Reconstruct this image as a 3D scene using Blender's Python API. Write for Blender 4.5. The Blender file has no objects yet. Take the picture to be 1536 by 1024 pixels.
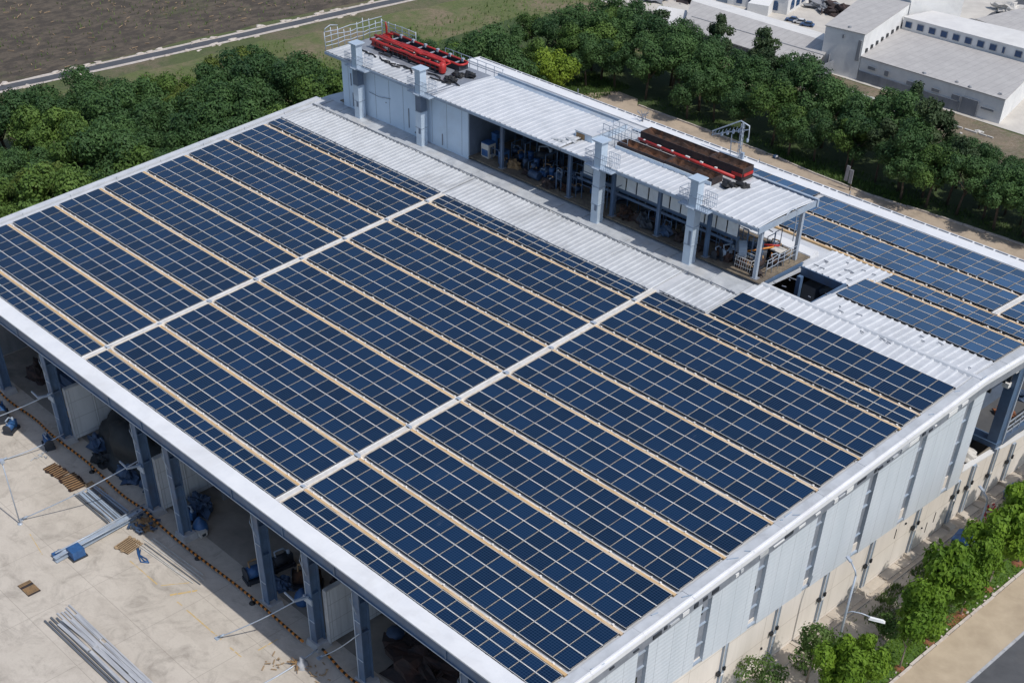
import bpy, bmesh, math, random
from mathutils import Vector, Matrix, noise as mnoise
random.seed(7)
S = bpy.context.scene
COL = S.collection
R = math.radians
CAMROT = (-0.816129, 0.753278, 0.003503)
CAMLOC = (82.5600, -26.5164, 39.1759)
CAMF = 1923.93
CAMSX, CAMSY = 0.03081, 0.30009
GZ = -9.0
TP = math.tan(R(2.995))
RY = 35.7
RZ = RY * TP


def rz(y):
    return y * TP if y <= RY else RZ - (y - RY) * TP


# ------------------------------------------------------------------ materials
MATS = {}


def nt(name):
    m = bpy.data.materials.new(name)
    m.use_nodes = True
    n = m.node_tree
    b = n.nodes['Principled BSDF']
    MATS[name] = m
    return m, n, b


def N(n, typ, **kw):
    o = n.nodes.new(typ)
    for k, v in kw.items():
        if k in o.inputs:
            o.inputs[k].default_value = v
        else:
            setattr(o, k, v)
    return o


def mixc(n, fac, a, b, blend='MIX'):
    o = n.nodes.new('ShaderNodeMix')
    o.data_type = 'RGBA'
    o.blend_type = blend
    for idx, v in ((0, fac), (6, a), (7, b)):
        if hasattr(v, 'is_linked'):
            n.links.new(v, o.inputs[idx])
        elif idx == 0:
            o.inputs[0].default_value = v
        else:
            o.inputs[idx].default_value = (*v, 1)
    return o.outputs[2]


def ramp(n, src, p0, p1, inv=False):
    o = n.nodes.new('ShaderNodeMapRange')
    o.clamp = True
    n.links.new(src, o.inputs[0])
    o.inputs[1].default_value = p0
    o.inputs[2].default_value = p1
    o.inputs[3].default_value = 1 if inv else 0
    o.inputs[4].default_value = 0 if inv else 1
    return o.outputs[0]


def coord(n, scale=(1, 1, 1), world=False):
    if world:
        g = n.nodes.new('ShaderNodeNewGeometry')
        src = g.outputs['Position']
    else:
        src = n.nodes.new('ShaderNodeTexCoord').outputs['Object']
    mp = n.nodes.new('ShaderNodeMapping')
    mp.inputs['Scale'].default_value = scale
    n.links.new(src, mp.inputs[0])
    return mp.outputs[0]


def noise(n, vec, scale, detail=6, rough=.6, dist=0):
    o = n.nodes.new('ShaderNodeTexNoise')
    o.inputs['Scale'].default_value = scale
    o.inputs['Detail'].default_value = detail
    o.inputs['Roughness'].default_value = rough
    o.inputs['Distortion'].default_value = dist
    n.links.new(vec, o.inputs['Vector'])
    return o.outputs['Fac']


def bump(n, b, src, strength, dist=.05):
    o = n.nodes.new('ShaderNodeBump')
    o.inputs['Strength'].default_value = strength
    o.inputs['Distance'].default_value = dist
    n.links.new(src, o.inputs['Height'])
    n.links.new(o.outputs[0], b.inputs['Normal'])


def mat(name, c1, c2=None, ns=2.0, rough=.6, metal=0, bmp=0, stain=None, stain_amt=.5, stretch=(1, 1, 1), spec=.5, lo=.35, hi=.68):
    m, n, b = nt(name)
    c2 = c2 or tuple(x * .82 for x in c1)
    v = coord(n, stretch, world=True)
    f = noise(n, v, ns, 8, .62)
    col = mixc(n, ramp(n, f, lo, hi), c1, c2)
    if stain:
        f2 = noise(n, v, ns * .33, 5, .7, .6)
        f3 = n.nodes.new('ShaderNodeMath')
        f3.operation = 'MULTIPLY'
        n.links.new(ramp(n, f2, .5, .75), f3.inputs[0])
        f3.inputs[1].default_value = stain_amt
        col = mixc(n, f3.outputs[0], col, stain)
    n.links.new(col, b.inputs['Base Color'])
    b.inputs['Roughness'].default_value = rough
    b.inputs['Metallic'].default_value = metal
    b.inputs['Specular IOR Level'].default_value = spec
    if bmp:
        bump(n, b, noise(n, v, ns * 6, 5), bmp, .03)
    return m


mat('white_metal', (.56, .575, .60), (.47, .49, .52), 1.2, .5, stain=(.36, .37, .385), stain_amt=.5, bmp=.1)
mat('grey_metal', (.50, .52, .545), (.41, .43, .455), 1.1, .55, stain=(.24, .245, .25), stain_amt=.6, bmp=.15)
mat('shop_floor', (.30, .27, .235), (.19, .175, .155), .5, .85, stain=(.03, .03, .03), stain_amt=.7)  # concrete tone darkened to paint in the shade inside the bays
mat('apron', (.50, .445, .375), (.40, .355, .30), 1.6, .88, stain=(.29, .25, .21), stain_amt=.6, bmp=.15)
mat('frame_warm', (.74, .67, .58), (.50, .45, .39), 3, .5)
mat('panel_white', (.74, .76, .78), (.64, .67, .70), 1.5, .5, stain=(.4, .4, .4), stain_amt=.5)
mat('far_tin', (.50, .50, .50), (.42, .42, .43), 1, .6)
mat('eave_white', (.72, .725, .735), (.65, .66, .68), .8, .5, stain=(.47, .46, .45), stain_amt=.5)
mat('dull_metal', (.50, .52, .54), (.34, .36, .385), 1.3, .6, stain=(.46, .42, .36), stain_amt=.6, bmp=.2)
mat('pale_wall', (.55, .66, .78), (.50, .61, .73), .5, .55, stain=(.38, .43, .48), stain_amt=.5)
mat('duct_metal', (.53, .63, .73), (.46, .55, .66), 1.1, .38, metal=.25, stain=(.34, .39, .45), stain_amt=.4)
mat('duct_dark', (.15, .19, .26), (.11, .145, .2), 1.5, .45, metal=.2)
mat('steel_blue', (.088, .15, .25), (.062, .105, .18), 1.3, .5, stain=(.12, .10, .09), stain_amt=.5)
mat('steel_light', (.34, .41, .50), (.26, .32, .40), 1.6, .5, stain=(.3, .25, .2), stain_amt=.4)
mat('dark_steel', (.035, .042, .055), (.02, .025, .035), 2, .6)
mat('rail_grey', (.42, .47, .54), (.34, .39, .46), 3, .45, metal=.2)
mat('tray_tan', (.60, .40, .195), (.50, .335, .175), .5, .7, stain=(.68, .60, .50), stain_amt=.75)
mat('tray_pale', (.80, .74, .66), (.64, .55, .46), 4, .7)
mat('clip_white', (.78, .77, .75), (.62, .61, .6), 6, .5)
mat('walk_white', (.64, .63, .61), (.50, .485, .46), 2.2, .6, stain=(.40, .34, .28), stain_amt=.45)
mat('frame_silver', (.86, .865, .87), (.76, .76, .75), 3, .4, stain=(.6, .54, .46), stain_amt=.35)
mat('panel_border', (.004, .008, .018), None, 3, .35)
mat('panel_edge', (.03, .035, .045), None, 3, .6)
mat('footing', (.42, .43, .45), (.32, .33, .35), 2.5, .85, stain=(.25, .22, .2), bmp=.2)
mat('red_paint', (.46, .024, .022), (.30, .020, .018), 2.5, .5, stain=(.14, .035, .025), stain_amt=.7)
mat('rust', (.05, .022, .012), (.014, .009, .008), 1.8, .9, stain=(.16, .06, .02), stain_amt=.75, bmp=.6)
mat('rust_pale', (.34, .21, .10), (.17, .12, .075), 2.5, .9, stain=(.42, .24, .08), bmp=.5)
mat('black_tarp', (.016, .02, .024), (.008, .011, .014), 1.5, .65, bmp=.4)
mat('scrap_dark', (.045, .03, .028), (.016, .016, .02), 2.5, .85, stain=(.12, .045, .025), bmp=.5)
mat('blue_plastic', (.035, .12, .30), (.022, .075, .2), 2.5, .5, stain=(.02, .03, .06), stain_amt=.6)
mat('blue_grey', (.042, .082, .16), (.02, .042, .085), 2, .55, stain=(.04, .045, .06), stain_amt=.6)
mat('cream', (.58, .56, .52), (.45, .43, .4), 2, .6)
mat('timber', (.38, .27, .16), (.25, .18, .11), 3, .85, stretch=(.3, 3, 3), bmp=.3)
mat('orange', (.72, .27, .04), (.5, .17, .03), 5, .6)
mat('black_rubber', (.014, .014, .015), None, 3, .6)
mat('alu', (.66, .66, .66), (.46, .47, .49), 2, .35, metal=.35, stretch=(.3, 3, 3))
mat('alu_dark', (.17, .185, .21), (.10, .115, .135), 2, .45, metal=.25, stretch=(.3, 3, 3))
mat('asphalt', (.085, .088, .095), (.065, .068, .075), 1.2, .9, stain=(.12, .115, .11), stain_amt=.5, bmp=.2)
mat('far_asphalt', (.075, .08, .092), (.06, .064, .074), .8, .9, stain=(.11, .11, .11), stain_amt=.4)
mat('kerb', (.55, .50, .45), (.42, .37, .32), 3, .85, stain=(.25, .16, .12), bmp=.2)
mat('white_wall', (.70, .70, .69), (.62, .625, .63), .9, .75, stain=(.42, .42, .42), stain_amt=.55)
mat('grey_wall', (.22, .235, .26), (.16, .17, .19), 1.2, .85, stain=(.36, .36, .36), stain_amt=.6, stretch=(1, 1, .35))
pass
mat('roof_pale', (.66, .65, .63), (.58, .57, .56), .8, .7, stain=(.48, .46, .43), stain_amt=.4)
mat('far_pave', (.55, .52, .47), (.46, .43, .39), .6, .85, stain=(.36, .34, .31), stain_amt=.5)
mat('window_blue', (.016, .06, .15), (.012, .045, .12), 2, .2)
mat('window_dark', (.02, .024, .03), None, 2, .25)
mat('bark', (.11, .085, .06), (.06, .048, .036), 5, .9, bmp=.4)
mat('bark_pale', (.30, .25, .20), (.2, .16, .13), 5, .9)
mat('red_mulch', (.26, .10, .05), (.15, .065, .035), 6, .95)
mat('glass_dark', (.02, .025, .035), None, 2, .1)
mat('car_white', (.7, .7, .7), None, 2, .3)
mat('car_blue', (.05, .11, .24), None, 2, .3)
mat('sign_grey', (.30, .31, .33), (.22, .23, .25), 3, .7)
mat('yellow_paint', (.60, .40, .12), (.44, .36, .24), 3, .8, stain=(.5, .45, .38), stain_amt=.9)
mat('lamp_white', (.78, .8, .82), None, 3, .3)
mat('louvre', (.235, .255, .295), (.17, .185, .215), 1.8, .5, stain=(.30, .32, .35))
mat('pave_beige', (.44, .36, .26), (.36, .29, .205), .8, .9, stain=(.27, .21, .15), stain_amt=.55, bmp=.15)
mat('flower_red', (.45, .04, .05), (.3, .02, .03), 5, .7)


def make_glass(name, c1, c2):
    m, n, b = nt(name)
    v = coord(n, (1, 1, 1), world=True)
    o = coord(n, (1, 1, 1))
    w = n.nodes.new('ShaderNodeTexWave')
    w.bands_direction = 'Y'
    w.inputs['Scale'].default_value = 2.3
    n.links.new(o, w.inputs['Vector'])
    info = n.nodes.new('ShaderNodeObjectInfo')
    f = noise(n, v, .35, 5, .6)
    base = mixc(n, ramp(n, f, .3, .7), c1, c2)
    base = mixc(n, ramp(n, info.outputs['Random'], -.1, 1.3), base, tuple(x * 2.1 for x in c2))
    st = n.nodes.new('ShaderNodeMath')
    st.operation = 'MULTIPLY'
    n.links.new(ramp(n, w.outputs['Fac'], .62, .98), st.inputs[0])
    st.inputs[1].default_value = .5
    col = mixc(n, st.outputs[0], base, (.024, .058, .112))
    w2 = n.nodes.new('ShaderNodeTexWave')
    w2.bands_direction = 'X'
    w2.inputs['Scale'].default_value = 2.2
    n.links.new(o, w2.inputs['Vector'])
    s2 = n.nodes.new('ShaderNodeMath')
    s2.operation = 'MULTIPLY'
    n.links.new(ramp(n, w2.outputs['Fac'], .8, .99), s2.inputs[0])
    s2.inputs[1].default_value = .3
    col = mixc(n, s2.outputs[0], col, (.045, .08, .15))
    # dust and dried streaks on the glass
    d = noise(n, coord(n, (.9, .22, 1), world=True), 2.2, 8, .75, 1.0)
    du = n.nodes.new('ShaderNodeMath')
    du.operation = 'MULTIPLY'
    n.links.new(ramp(n, d, .62, .84), du.inputs[0])
    du.inputs[1].default_value = .27
    col = mixc(n, du.outputs[0], col, (.20, .23, .26))
    n.links.new(col, b.inputs['Base Color'])
    rr = n.nodes.new('ShaderNodeMapRange')
    n.links.new(f, rr.inputs[0])
    rr.inputs[3].default_value = .12
    rr.inputs[4].default_value = .26
    n.links.new(rr.outputs[0], b.inputs['Roughness'])
    b.inputs['IOR'].default_value = 1.42
    b.inputs['Specular IOR Level'].default_value = .36
    return m


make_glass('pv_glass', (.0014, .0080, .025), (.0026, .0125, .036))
make_glass('pv_glass_sky_tint', (.017, .043, .092), (.023, .054, .11))  # paler copy for the rear slope, sky reflection put into the base colour


def make_concrete(name, c1, c2, c3, joint=(5.2, 4.1), jc=(.25, .22, .19), jamt=.55):
    m, n, b = nt(name)
    v = coord(n, (1, 1, 1), world=True)
    f = noise(n, v, .22, 8, .62)
    g = noise(n, coord(n, (.6, .9, 1), world=True), .9, 9, .7, .5)
    h = noise(n, v, 9, 4, .7)
    col = mixc(n, ramp(n, f, .36, .66), c1, c2)
    gm = n.nodes.new('ShaderNodeMath')
    gm.operation = 'MULTIPLY'
    n.links.new(ramp(n, g, .47, .75), gm.inputs[0])
    gm.inputs[1].default_value = .75
    col = mixc(n, gm.outputs[0], col, c3)
    hm = n.nodes.new('ShaderNodeMath')
    hm.operation = 'MULTIPLY'
    n.links.new(ramp(n, h, .5, .8), hm.inputs[0])
    hm.inputs[1].default_value = .22
    col = mixc(n, hm.outputs[0], col, tuple(x * .6 for x in c3))
    oil = noise(n, v, .42, 9, .78, 1.2)
    om = n.nodes.new('ShaderNodeMath')
    om.operation = 'MULTIPLY'
    n.links.new(ramp(n, oil, .51, .70), om.inputs[0])
    om.inputs[1].default_value = .62
    col = mixc(n, om.outputs[0], col, tuple(x * .62 for x in c3))
    br = n.nodes.new('ShaderNodeTexBrick')
    br.offset = 0
    br.inputs['Scale'].default_value = 1
    br.inputs['Mortar Size'].default_value = .022
    br.inputs['Mortar Smooth'].default_value = .5
    br.inputs['Brick Width'].default_value = joint[0]
    br.inputs['Row Height'].default_value = joint[1]
    n.links.new(coord(n, (1, 1, 1), world=True), br.inputs['Vector'])
    jm = n.nodes.new('ShaderNodeMath')
    jm.operation = 'MULTIPLY'
    n.links.new(br.outputs['Fac'], jm.inputs[0])
    jm.inputs[1].default_value = jamt
    col = mixc(n, jm.outputs[0], col, jc)
    # cracks
    vo = n.nodes.new('ShaderNodeTexVoronoi')
    vo.feature = 'DISTANCE_TO_EDGE'
    vo.inputs['Scale'].default_value = .17
    wv = n.nodes.new('ShaderNodeMix')
    wv.data_type = 'VECTOR'
    nz = n.nodes.new('ShaderNodeTexNoise')
    nz.inputs['Scale'].default_value = .8
    nz.inputs['Detail'].default_value = 6
    n.links.new(v, nz.inputs['Vector'])
    wv.inputs[0].default_value = .15
    n.links.new(v, wv.inputs[4])
    ad = n.nodes.new('ShaderNodeVectorMath')
    ad.operation = 'MULTIPLY_ADD'
    n.links.new(nz.outputs['Color'], ad.inputs[0])
    ad.inputs[1].default_value = (2.2, 2.2, 0)
    n.links.new(v, ad.inputs[2])
    n.links.new(ad.outputs[0], vo.inputs['Vector'])
    cm = n.nodes.new('ShaderNodeMath')
    cm.operation = 'MULTIPLY'
    n.links.new(ramp(n, vo.outputs['Distance'], .002, .008, True), cm.inputs[0])
    cm.inputs[1].default_value = .14
    col = mixc(n, cm.outputs[0], col, jc)
    n.links.new(col, b.inputs['Base Color'])
    b.inputs['Roughness'].default_value = .88
    bump(n, b, h, .12, .02)
    return m


make_concrete('yard_concrete', (.545, .495, .43), (.47, .425, .365), (.345, .305, .26), jamt=.6)
make_concrete('back_road', (.45, .365, .275), (.37, .30, .23), (.25, .205, .16), joint=(6, 60), jamt=.3)
make_concrete('side_path', (.50, .43, .35), (.38, .335, .285), (.25, .225, .195), joint=(50, 3.2), jamt=.3)


def make_panelled(name, c1, c2, stainc, bw, bh, mort, mc, axis, bmpv=.0, ribs=0):
    """wall with panel seams; axis 'x' wall faces +-x (use y,z) or 'y' (use x,z)"""
    m, n, b = nt(name)
    g = n.nodes.new('ShaderNodeNewGeometry')
    sx = n.nodes.new('ShaderNodeSeparateXYZ')
    n.links.new(g.outputs['Position'], sx.inputs[0])
    cx = n.nodes.new('ShaderNodeCombineXYZ')
    n.links.new(sx.outputs['Y' if axis == 'x' else 'X'], cx.inputs[0])
    n.links.new(sx.outputs['Z'], cx.inputs[1])
    br = n.nodes.new('ShaderNodeTexBrick')
    br.offset = 0
    br.inputs['Scale'].default_value = 1
    br.inputs['Brick Width'].default_value = bw
    br.inputs['Row Height'].default_value = bh
    br.inputs['Mortar Size'].default_value = mort
    br.inputs['Mortar Smooth'].default_value = .3
    n.links.new(cx.outputs[0], br.inputs['Vector'])
    v = coord(n, (1, 1, .25), world=True)
    f = noise(n, v, .9, 7, .65)
    f2 = noise(n, coord(n, (3, 3, .18), world=True), 1.0, 6, .7)
    col = mixc(n, ramp(n, f, .35, .65), c1, c2)
    sm = n.nodes.new('ShaderNodeMath')
    sm.operation = 'MULTIPLY'
    n.links.new(ramp(n, f2, .52, .78), sm.inputs[0])
    sm.inputs[1].default_value = .55
    col = mixc(n, sm.outputs[0], col, stainc)
    jm = n.nodes.new('ShaderNodeMath')
    jm.operation = 'MULTIPLY'
    n.links.new(br.outputs['Fac'], jm.inputs[0])
    jm.inputs[1].default_value = .6
    col = mixc(n, jm.outputs[0], col, mc)
    n.links.new(col, b.inputs['Base Color'])
    b.inputs['Roughness'].default_value = .7
    if ribs:
        w = n.nodes.new('ShaderNodeTexWave')
        w.bands_direction = 'Y'
        w.inputs['Scale'].default_value = ribs
        n.links.new(cx.outputs[0], w.inputs['Vector'])
        bump(n, b, w.outputs['Fac'], .25, .03)
    return m


make_panelled('cladding', (.56, .60, .645), (.50, .545, .59), (.42, .455, .495), 1.15, 40, .018, (.25, .27, .3), 'x', ribs=1.2)
make_panelled('beige_wall', (.74, .685, .625), (.66, .61, .55), (.52, .47, .41), 3.1, 1.75, .025, (.40, .355, .30), 'x')
make_panelled('roof_grey', (.44, .425, .41), (.375, .36, .35), (.29, .28, .27), .9, 30, .03, (.24, .235, .23), 'y')
make_panelled('partition', (.62, .655, .69), (.54, .575, .61), (.30, .32, .34), 1.5, 1.2, .02, (.2, .22, .24), 'x')


def make_ground(name, cols, sc=(.08, .5, 3), stretch=(1, 1, 1), thr=((.42, .6), (.5, .66))):
    m, n, b = nt(name)
    v = coord(n, stretch, world=True)
    f1 = noise(n, v, sc[0], 8, .65, .3)
    f2 = noise(n, v, sc[1], 8, .7, .4)
    f3 = noise(n, v, sc[2], 6, .75)
    col = mixc(n, ramp(n, f1, *thr[0]), cols[0], cols[1])
    col = mixc(n, ramp(n, f2, *thr[1]), col, cols[2])
    k = n.nodes.new('ShaderNodeMath')
    k.operation = 'MULTIPLY'
    n.links.new(ramp(n, f3, .42, .72), k.inputs[0])
    k.inputs[1].default_value = .7
    col = mixc(n, k.outputs[0], col, cols[3])
    n.links.new(col, b.inputs['Base Color'])
    b.inputs['Roughness'].default_value = .95
    bump(n, b, f3, .6, .15)
    return m


make_ground('ground_mix', ((.085, .105, .035), (.16, .125, .085), (.06, .085, .025), (.05, .06, .025)))
make_ground('field_soil', ((.108, .085, .062), (.058, .046, .035), (.085, .096, .04), (.036, .029, .022)), sc=(.9, .12, 2.0), stretch=(1, .55, 1), thr=((.44, .56), (.56, .70)))
make_ground('field_grass', ((.105, .125, .04), (.20, .155, .10), (.09, .12, .034), (.06, .075, .025)), sc=(.13, .4, 2.2), thr=((.45, .58), (.5, .66)))
make_ground('verge_grass', ((.045, .075, .02), (.06, .085, .024), (.035, .06, .016), (.03, .05, .015)), sc=(.2, .9, 4))
make_ground('wood_floor_shade', ((.028, .042, .014), (.035, .038, .018), (.022, .035, .01), (.02, .028, .01)), sc=(.2, .9, 4))  # green darkened so gaps between the crowns look shadowed
make_ground('lawn_green', ((.075, .145, .022), (.09, .165, .028), (.06, .12, .018), (.045, .09, .015)), sc=(.3, 1.2, 6))
make_ground('dirt_debris', ((.20, .155, .105), (.13, .105, .07), (.08, .095, .035), (.26, .22, .17)), sc=(.3, .8, 3))
make_ground('dust_floor', ((.24, .195, .14), (.16, .13, .10), (.10, .085, .065), (.08, .065, .05)), sc=(.3, .9, 4))


def make_leaf(name, dark, light, trans=.25):
    m, n, b = nt(name)
    a = n.nodes.new('ShaderNodeAttribute')
    a.attribute_name = 'lv'
    info = n.nodes.new('ShaderNodeObjectInfo')
    ad = n.nodes.new('ShaderNodeMath')
    ad.operation = 'MULTIPLY_ADD'
    n.links.new(info.outputs['Random'], ad.inputs[0])
    ad.inputs[1].default_value = .5
    ml = n.nodes.new('ShaderNodeMath')
    ml.operation = 'MULTIPLY'
    n.links.new(a.outputs['Fac'], ml.inputs[0])
    ml.inputs[1].default_value = .7
    n.links.new(ml.outputs[0], ad.inputs[2])
    col = mixc(n, ramp(n, ad.outputs[0], .05, 1.05), dark, light)
    n.links.new(col, b.inputs['Base Color'])
    b.inputs['Roughness'].default_value = .6
    b.inputs['Specular IOR Level'].default_value = .25
    tr = n.nodes.new('ShaderNodeBsdfTranslucent')
    n.links.new(col, tr.inputs['Color'])
    mx = n.nodes.new('ShaderNodeMixShader')
    mx.inputs[0].default_value = trans
    n.links.new(b.outputs[0], mx.inputs[1])
    n.links.new(tr.outputs[0], mx.inputs[2])
    n.links.new(mx.outputs[0], n.nodes['Material Output'].inputs['Surface'])


make_leaf('leaf_wood', (.024, .064, .017), (.135, .220, .045), .22)
make_leaf('leaf_mid', (.055, .095, .022), (.185, .235, .05), .34)
make_leaf('leaf_dark', (.015, .046, .018), (.078, .150, .045), .2)
make_leaf('leaf_street', (.055, .130, .014), (.200, .320, .030), .34)
make_leaf('leaf_lime', (.085, .150, .014), (.20, .28, .03))
make_leaf('leaf_pale', (.065, .125, .030), (.16, .235, .065), .34)
make_leaf('leaf_bronze', (.045, .035, .03), (.09, .065, .05))
make_leaf('leaf_conifer', (.020, .046, .020), (.065, .10, .042))


# ------------------------------------------------------------------ mesh builder
def ragged(mb, x0, x1, yin, yout, ztop, zbot, jy, jz, step, m=0):
    """one connected strip along x with a ragged outer edge"""
    vs = []
    x = x0
    k = 0
    while x < x1:
        o = yout(x) + random.uniform(-jy, jy)
        dz = random.uniform(-jz, 0)
        xe = min(x1, x + random.uniform(.4, 1.6) * step)
        for xx in (x, xe - .005):
            vs += [(xx, yin(xx), ztop(xx)), (xx, o, ztop(xx) + dz), (xx, o, zbot(xx))]
            k += 1
        x = xe
    fs = []
    for i in range(k - 1):
        a = i * 3
        fs += [(a, a + 3, a + 4, a + 1), (a + 1, a + 4, a + 5, a + 2)]
    return mb.add(vs, fs, m)


class MB:
    def __init__(s):
        s.v = []
        s.f = []
        s.m = []
        s.sm = []

    def add(s, vs, fs, m=0, smooth=False):
        o = len(s.v)
        s.v += [tuple(x) for x in vs]
        for f in fs:
            s.f.append([i + o for i in f])
            s.m.append(m)
            s.sm.append(smooth)
        return s

    def box(s, x0, x1, y0, y1, z0, z1, m=0):
        vs = [(x, y, z) for z in (z0, z1) for y in (y0, y1) for x in (x0, x1)]
        return s.add(vs, [(0, 2, 3, 1), (4, 5, 7, 6), (0, 1, 5, 4), (2, 6, 7, 3), (0, 4, 6, 2), (1, 3, 7, 5)], m)

    def hexa(s, bot, top, m=0):
        """4 bottom and 4 top corners, counter-clockwise from above"""
        return s.add(list(bot) + list(top), [(3, 2, 1, 0), (4, 5, 6, 7), (0, 1, 5, 4), (1, 2, 6, 5), (2, 3, 7, 6), (3, 0, 4, 7)], m)

    def slope_box(s, x0, x1, y0, y1, o0, o1, m=0):
        """box following the roof pitch between offsets o0 and o1"""
        b = [(x0, y0, rz(y0) + o0), (x1, y0, rz(y0) + o0), (x1, y1, rz(y1) + o0), (x0, y1, rz(y1) + o0)]
        t = [(x0, y0, rz(y0) + o1), (x1, y0, rz(y0) + o1), (x1, y1, rz(y1) + o1), (x0, y1, rz(y1) + o1)]
        return s.hexa(b, t, m)

    def tube(s, pts, r, n=6, m=0, r2=None, cap=True):
        pts = [Vector(p) for p in pts]
        vs = []
        k = len(pts)
        for i, p in enumerate(pts):
            d = (pts[min(i + 1, k - 1)] - pts[max(i - 1, 0)]).normalized()
            a = d.cross(Vector((0, 0, 1)))
            if a.length < 1e-3:
                a = Vector((1, 0, 0))
            a.normalize()
            b = d.cross(a)
            rr = r if r2 is None else r + (r2 - r) * i / (k - 1)
            for j in range(n):
                t = 2 * math.pi * j / n
                vs.append(p + (a * math.cos(t) + b * math.sin(t)) * rr)
        fs = []
        for i in range(k - 1):
            for j in range(n):
                fs.append((i * n + j, i * n + (j + 1) % n, (i + 1) * n + (j + 1) % n, (i + 1) * n + j))
        s.add(vs, fs, m, n > 4)
        if cap:
            o = len(s.v) - len(vs)
            s.f.append([o + j for j in range(n)][::-1])
            s.m.append(m)
            s.sm.append(False)
            s.f.append([o + (k - 1) * n + j for j in range(n)])
            s.m.append(m)
            s.sm.append(False)
        return s

    def bar(s, a, b, w, h, m=0):
        """rectangular bar from a to b, width w across, height h"""
        a = Vector(a)
        b = Vector(b)
        d = (b - a).normalized()
        sd = d.cross(Vector((0, 0, 1)))
        if sd.length < 1e-3:
            sd = Vector((1, 0, 0))
        sd.normalize()
        up = sd.cross(d)
        sd *= w / 2
        up *= h / 2
        vs = [a - sd - up, a + sd - up, a + sd + up, a - sd + up, b - sd - up, b + sd - up, b + sd + up, b - sd + up]
        return s.add(vs, [(0, 1, 2, 3), (7, 6, 5, 4), (0, 4, 5, 1), (1, 5, 6, 2), (2, 6, 7, 3), (3, 7, 4, 0)], m)

    def lathe(s, c, prof, n=14, m=0):
        """profile [(r,z)...] about vertical axis at c"""
        vs = []
        for r, z in prof:
            for j in range(n):
                t = 2 * math.pi * j / n
                vs.append((c[0] + r * math.cos(t), c[1] + r * math.sin(t), c[2] + z))
        fs = []
        for i in range(len(prof) - 1):
            for j in range(n):
                fs.append((i * n + j, i * n + (j + 1) % n, (i + 1) * n + (j + 1) % n, (i + 1) * n + j))
        s.add(vs, fs, m, True)
        o = len(s.v) - len(vs)
        s.f.append([o + (len(prof) - 1) * n + j for j in range(n)])
        s.m.append(m)
        s.sm.append(False)
        return s

    def blob(s, c, rad, seed, amp=.3, m=0, n=9, flat=0):
        """lumpy mass"""
        vs = []
        for i in range(n + 1):
            th = math.pi * i / n
            for j in range(2 * n):
                ph = math.pi * j / n
                d = Vector((math.sin(th) * math.cos(ph), math.sin(th) * math.sin(ph), math.cos(th)))
                k = 1 + amp * mnoise.noise(d * 2.1 + Vector((seed * 3.7, seed, 0))) * 1.6 + amp * .6 * mnoise.noise(d * 6 + Vector((seed, 0, seed)))
                z = max(d.z * rad[2] * k, flat - 1e3 if not flat else -rad[2] * flat)
                vs.append((c[0] + d.x * rad[0] * k, c[1] + d.y * rad[1] * k, c[2] + z))
        w = 2 * n
        fs = [(i * w + j, (i + 1) * w + j, (i + 1) * w + (j + 1) % w, i * w + (j + 1) % w) for i in range(n) for j in range(w)]
        return s.add(vs, fs, m, False)

    def mesh(s, name, mats, origin=(0, 0, 0)):
        me = bpy.data.meshes.new(name)
        o = Vector(origin)
        me.from_pydata([tuple(Vector(p) - o) for p in s.v], [], s.f)
        for mm in ([mats] if isinstance(mats, str) else mats):
            me.materials.append(MATS[mm])
        me.polygons.foreach_set('material_index', s.m)
        me.polygons.foreach_set('use_smooth', s.sm)
        me.update()
        return me


def wloc(o):
    v = Vector((0, 0, 0))
    while o is not None:
        v += o.location
        o = o.parent
    return v


def obj(name, data, parent=None, loc=None):
    o = bpy.data.objects.new(name, data)
    COL.objects.link(o)
    if parent is not None:
        o.parent = parent
    if loc is not None:
        o.location = loc
    return o


def part(name, mb, mats, parent):
    """a mesh part given in world coordinates under an unrotated parent"""
    return obj(name, mb.mesh(name, mats, wloc(parent)), parent)


def pieces(name, mb, mats, parent):
    """every loose piece of the builder becomes a part of its own"""
    n = len(mb.v)
    up = list(range(n))

    def find(i):
        while up[i] != i:
            up[i] = up[up[i]]
            i = up[i]
        return i
    for f in mb.f:
        r = find(f[0])
        for i in f[1:]:
            up[find(i)] = r
    groups = {}
    for k, f in enumerate(mb.f):
        groups.setdefault(find(f[0]), []).append(k)
    for ks in groups.values():
        q = MB()
        idx = {}
        for k in ks:
            for i in mb.f[k]:
                if i not in idx:
                    idx[i] = len(q.v)
                    q.v.append(mb.v[i])
            q.f.append([idx[i] for i in mb.f[k]])
            q.m.append(mb.m[k])
            q.sm.append(mb.sm[k])
        part(name, q, mats, parent)


def tag(o, label=None, cat=None, group=None, kind=None):
    if label:
        o['label'] = label
    if cat:
        o['category'] = cat
    if group:
        o['group'] = group
    if kind:
        o['kind'] = kind
    return o


def empty(name, loc, label=None, cat=None, group=None):
    o = obj(name, None, None, loc)
    o.empty_display_size = .3
    return tag(o, label, cat, group)


def thing(name, mb, mats, loc, label, cat, group=None):
    o = obj(name, mb.mesh(name, mats, loc), None, loc)
    return tag(o, label, cat, group)


def struct(name, mb, mats):
    return tag(obj(name, mb.mesh(name, mats)), kind='structure')


def dup(o, loc, rot=None, label=None, group=None, scale=None):
    c = o.copy()
    COL.objects.link(c)
    c.location = loc
    if rot is not None:
        c.rotation_euler = (0, 0, rot)
    if scale is not None:
        c.scale = scale
    if label:
        c['label'] = label
    if group:
        c['group'] = group
    for ch in o.children:
        k = ch.copy()
        COL.objects.link(k)
        k.parent = c
        for g in ch.children:
            q = g.copy()
            COL.objects.link(q)
            q.parent = k
    return c


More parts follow.
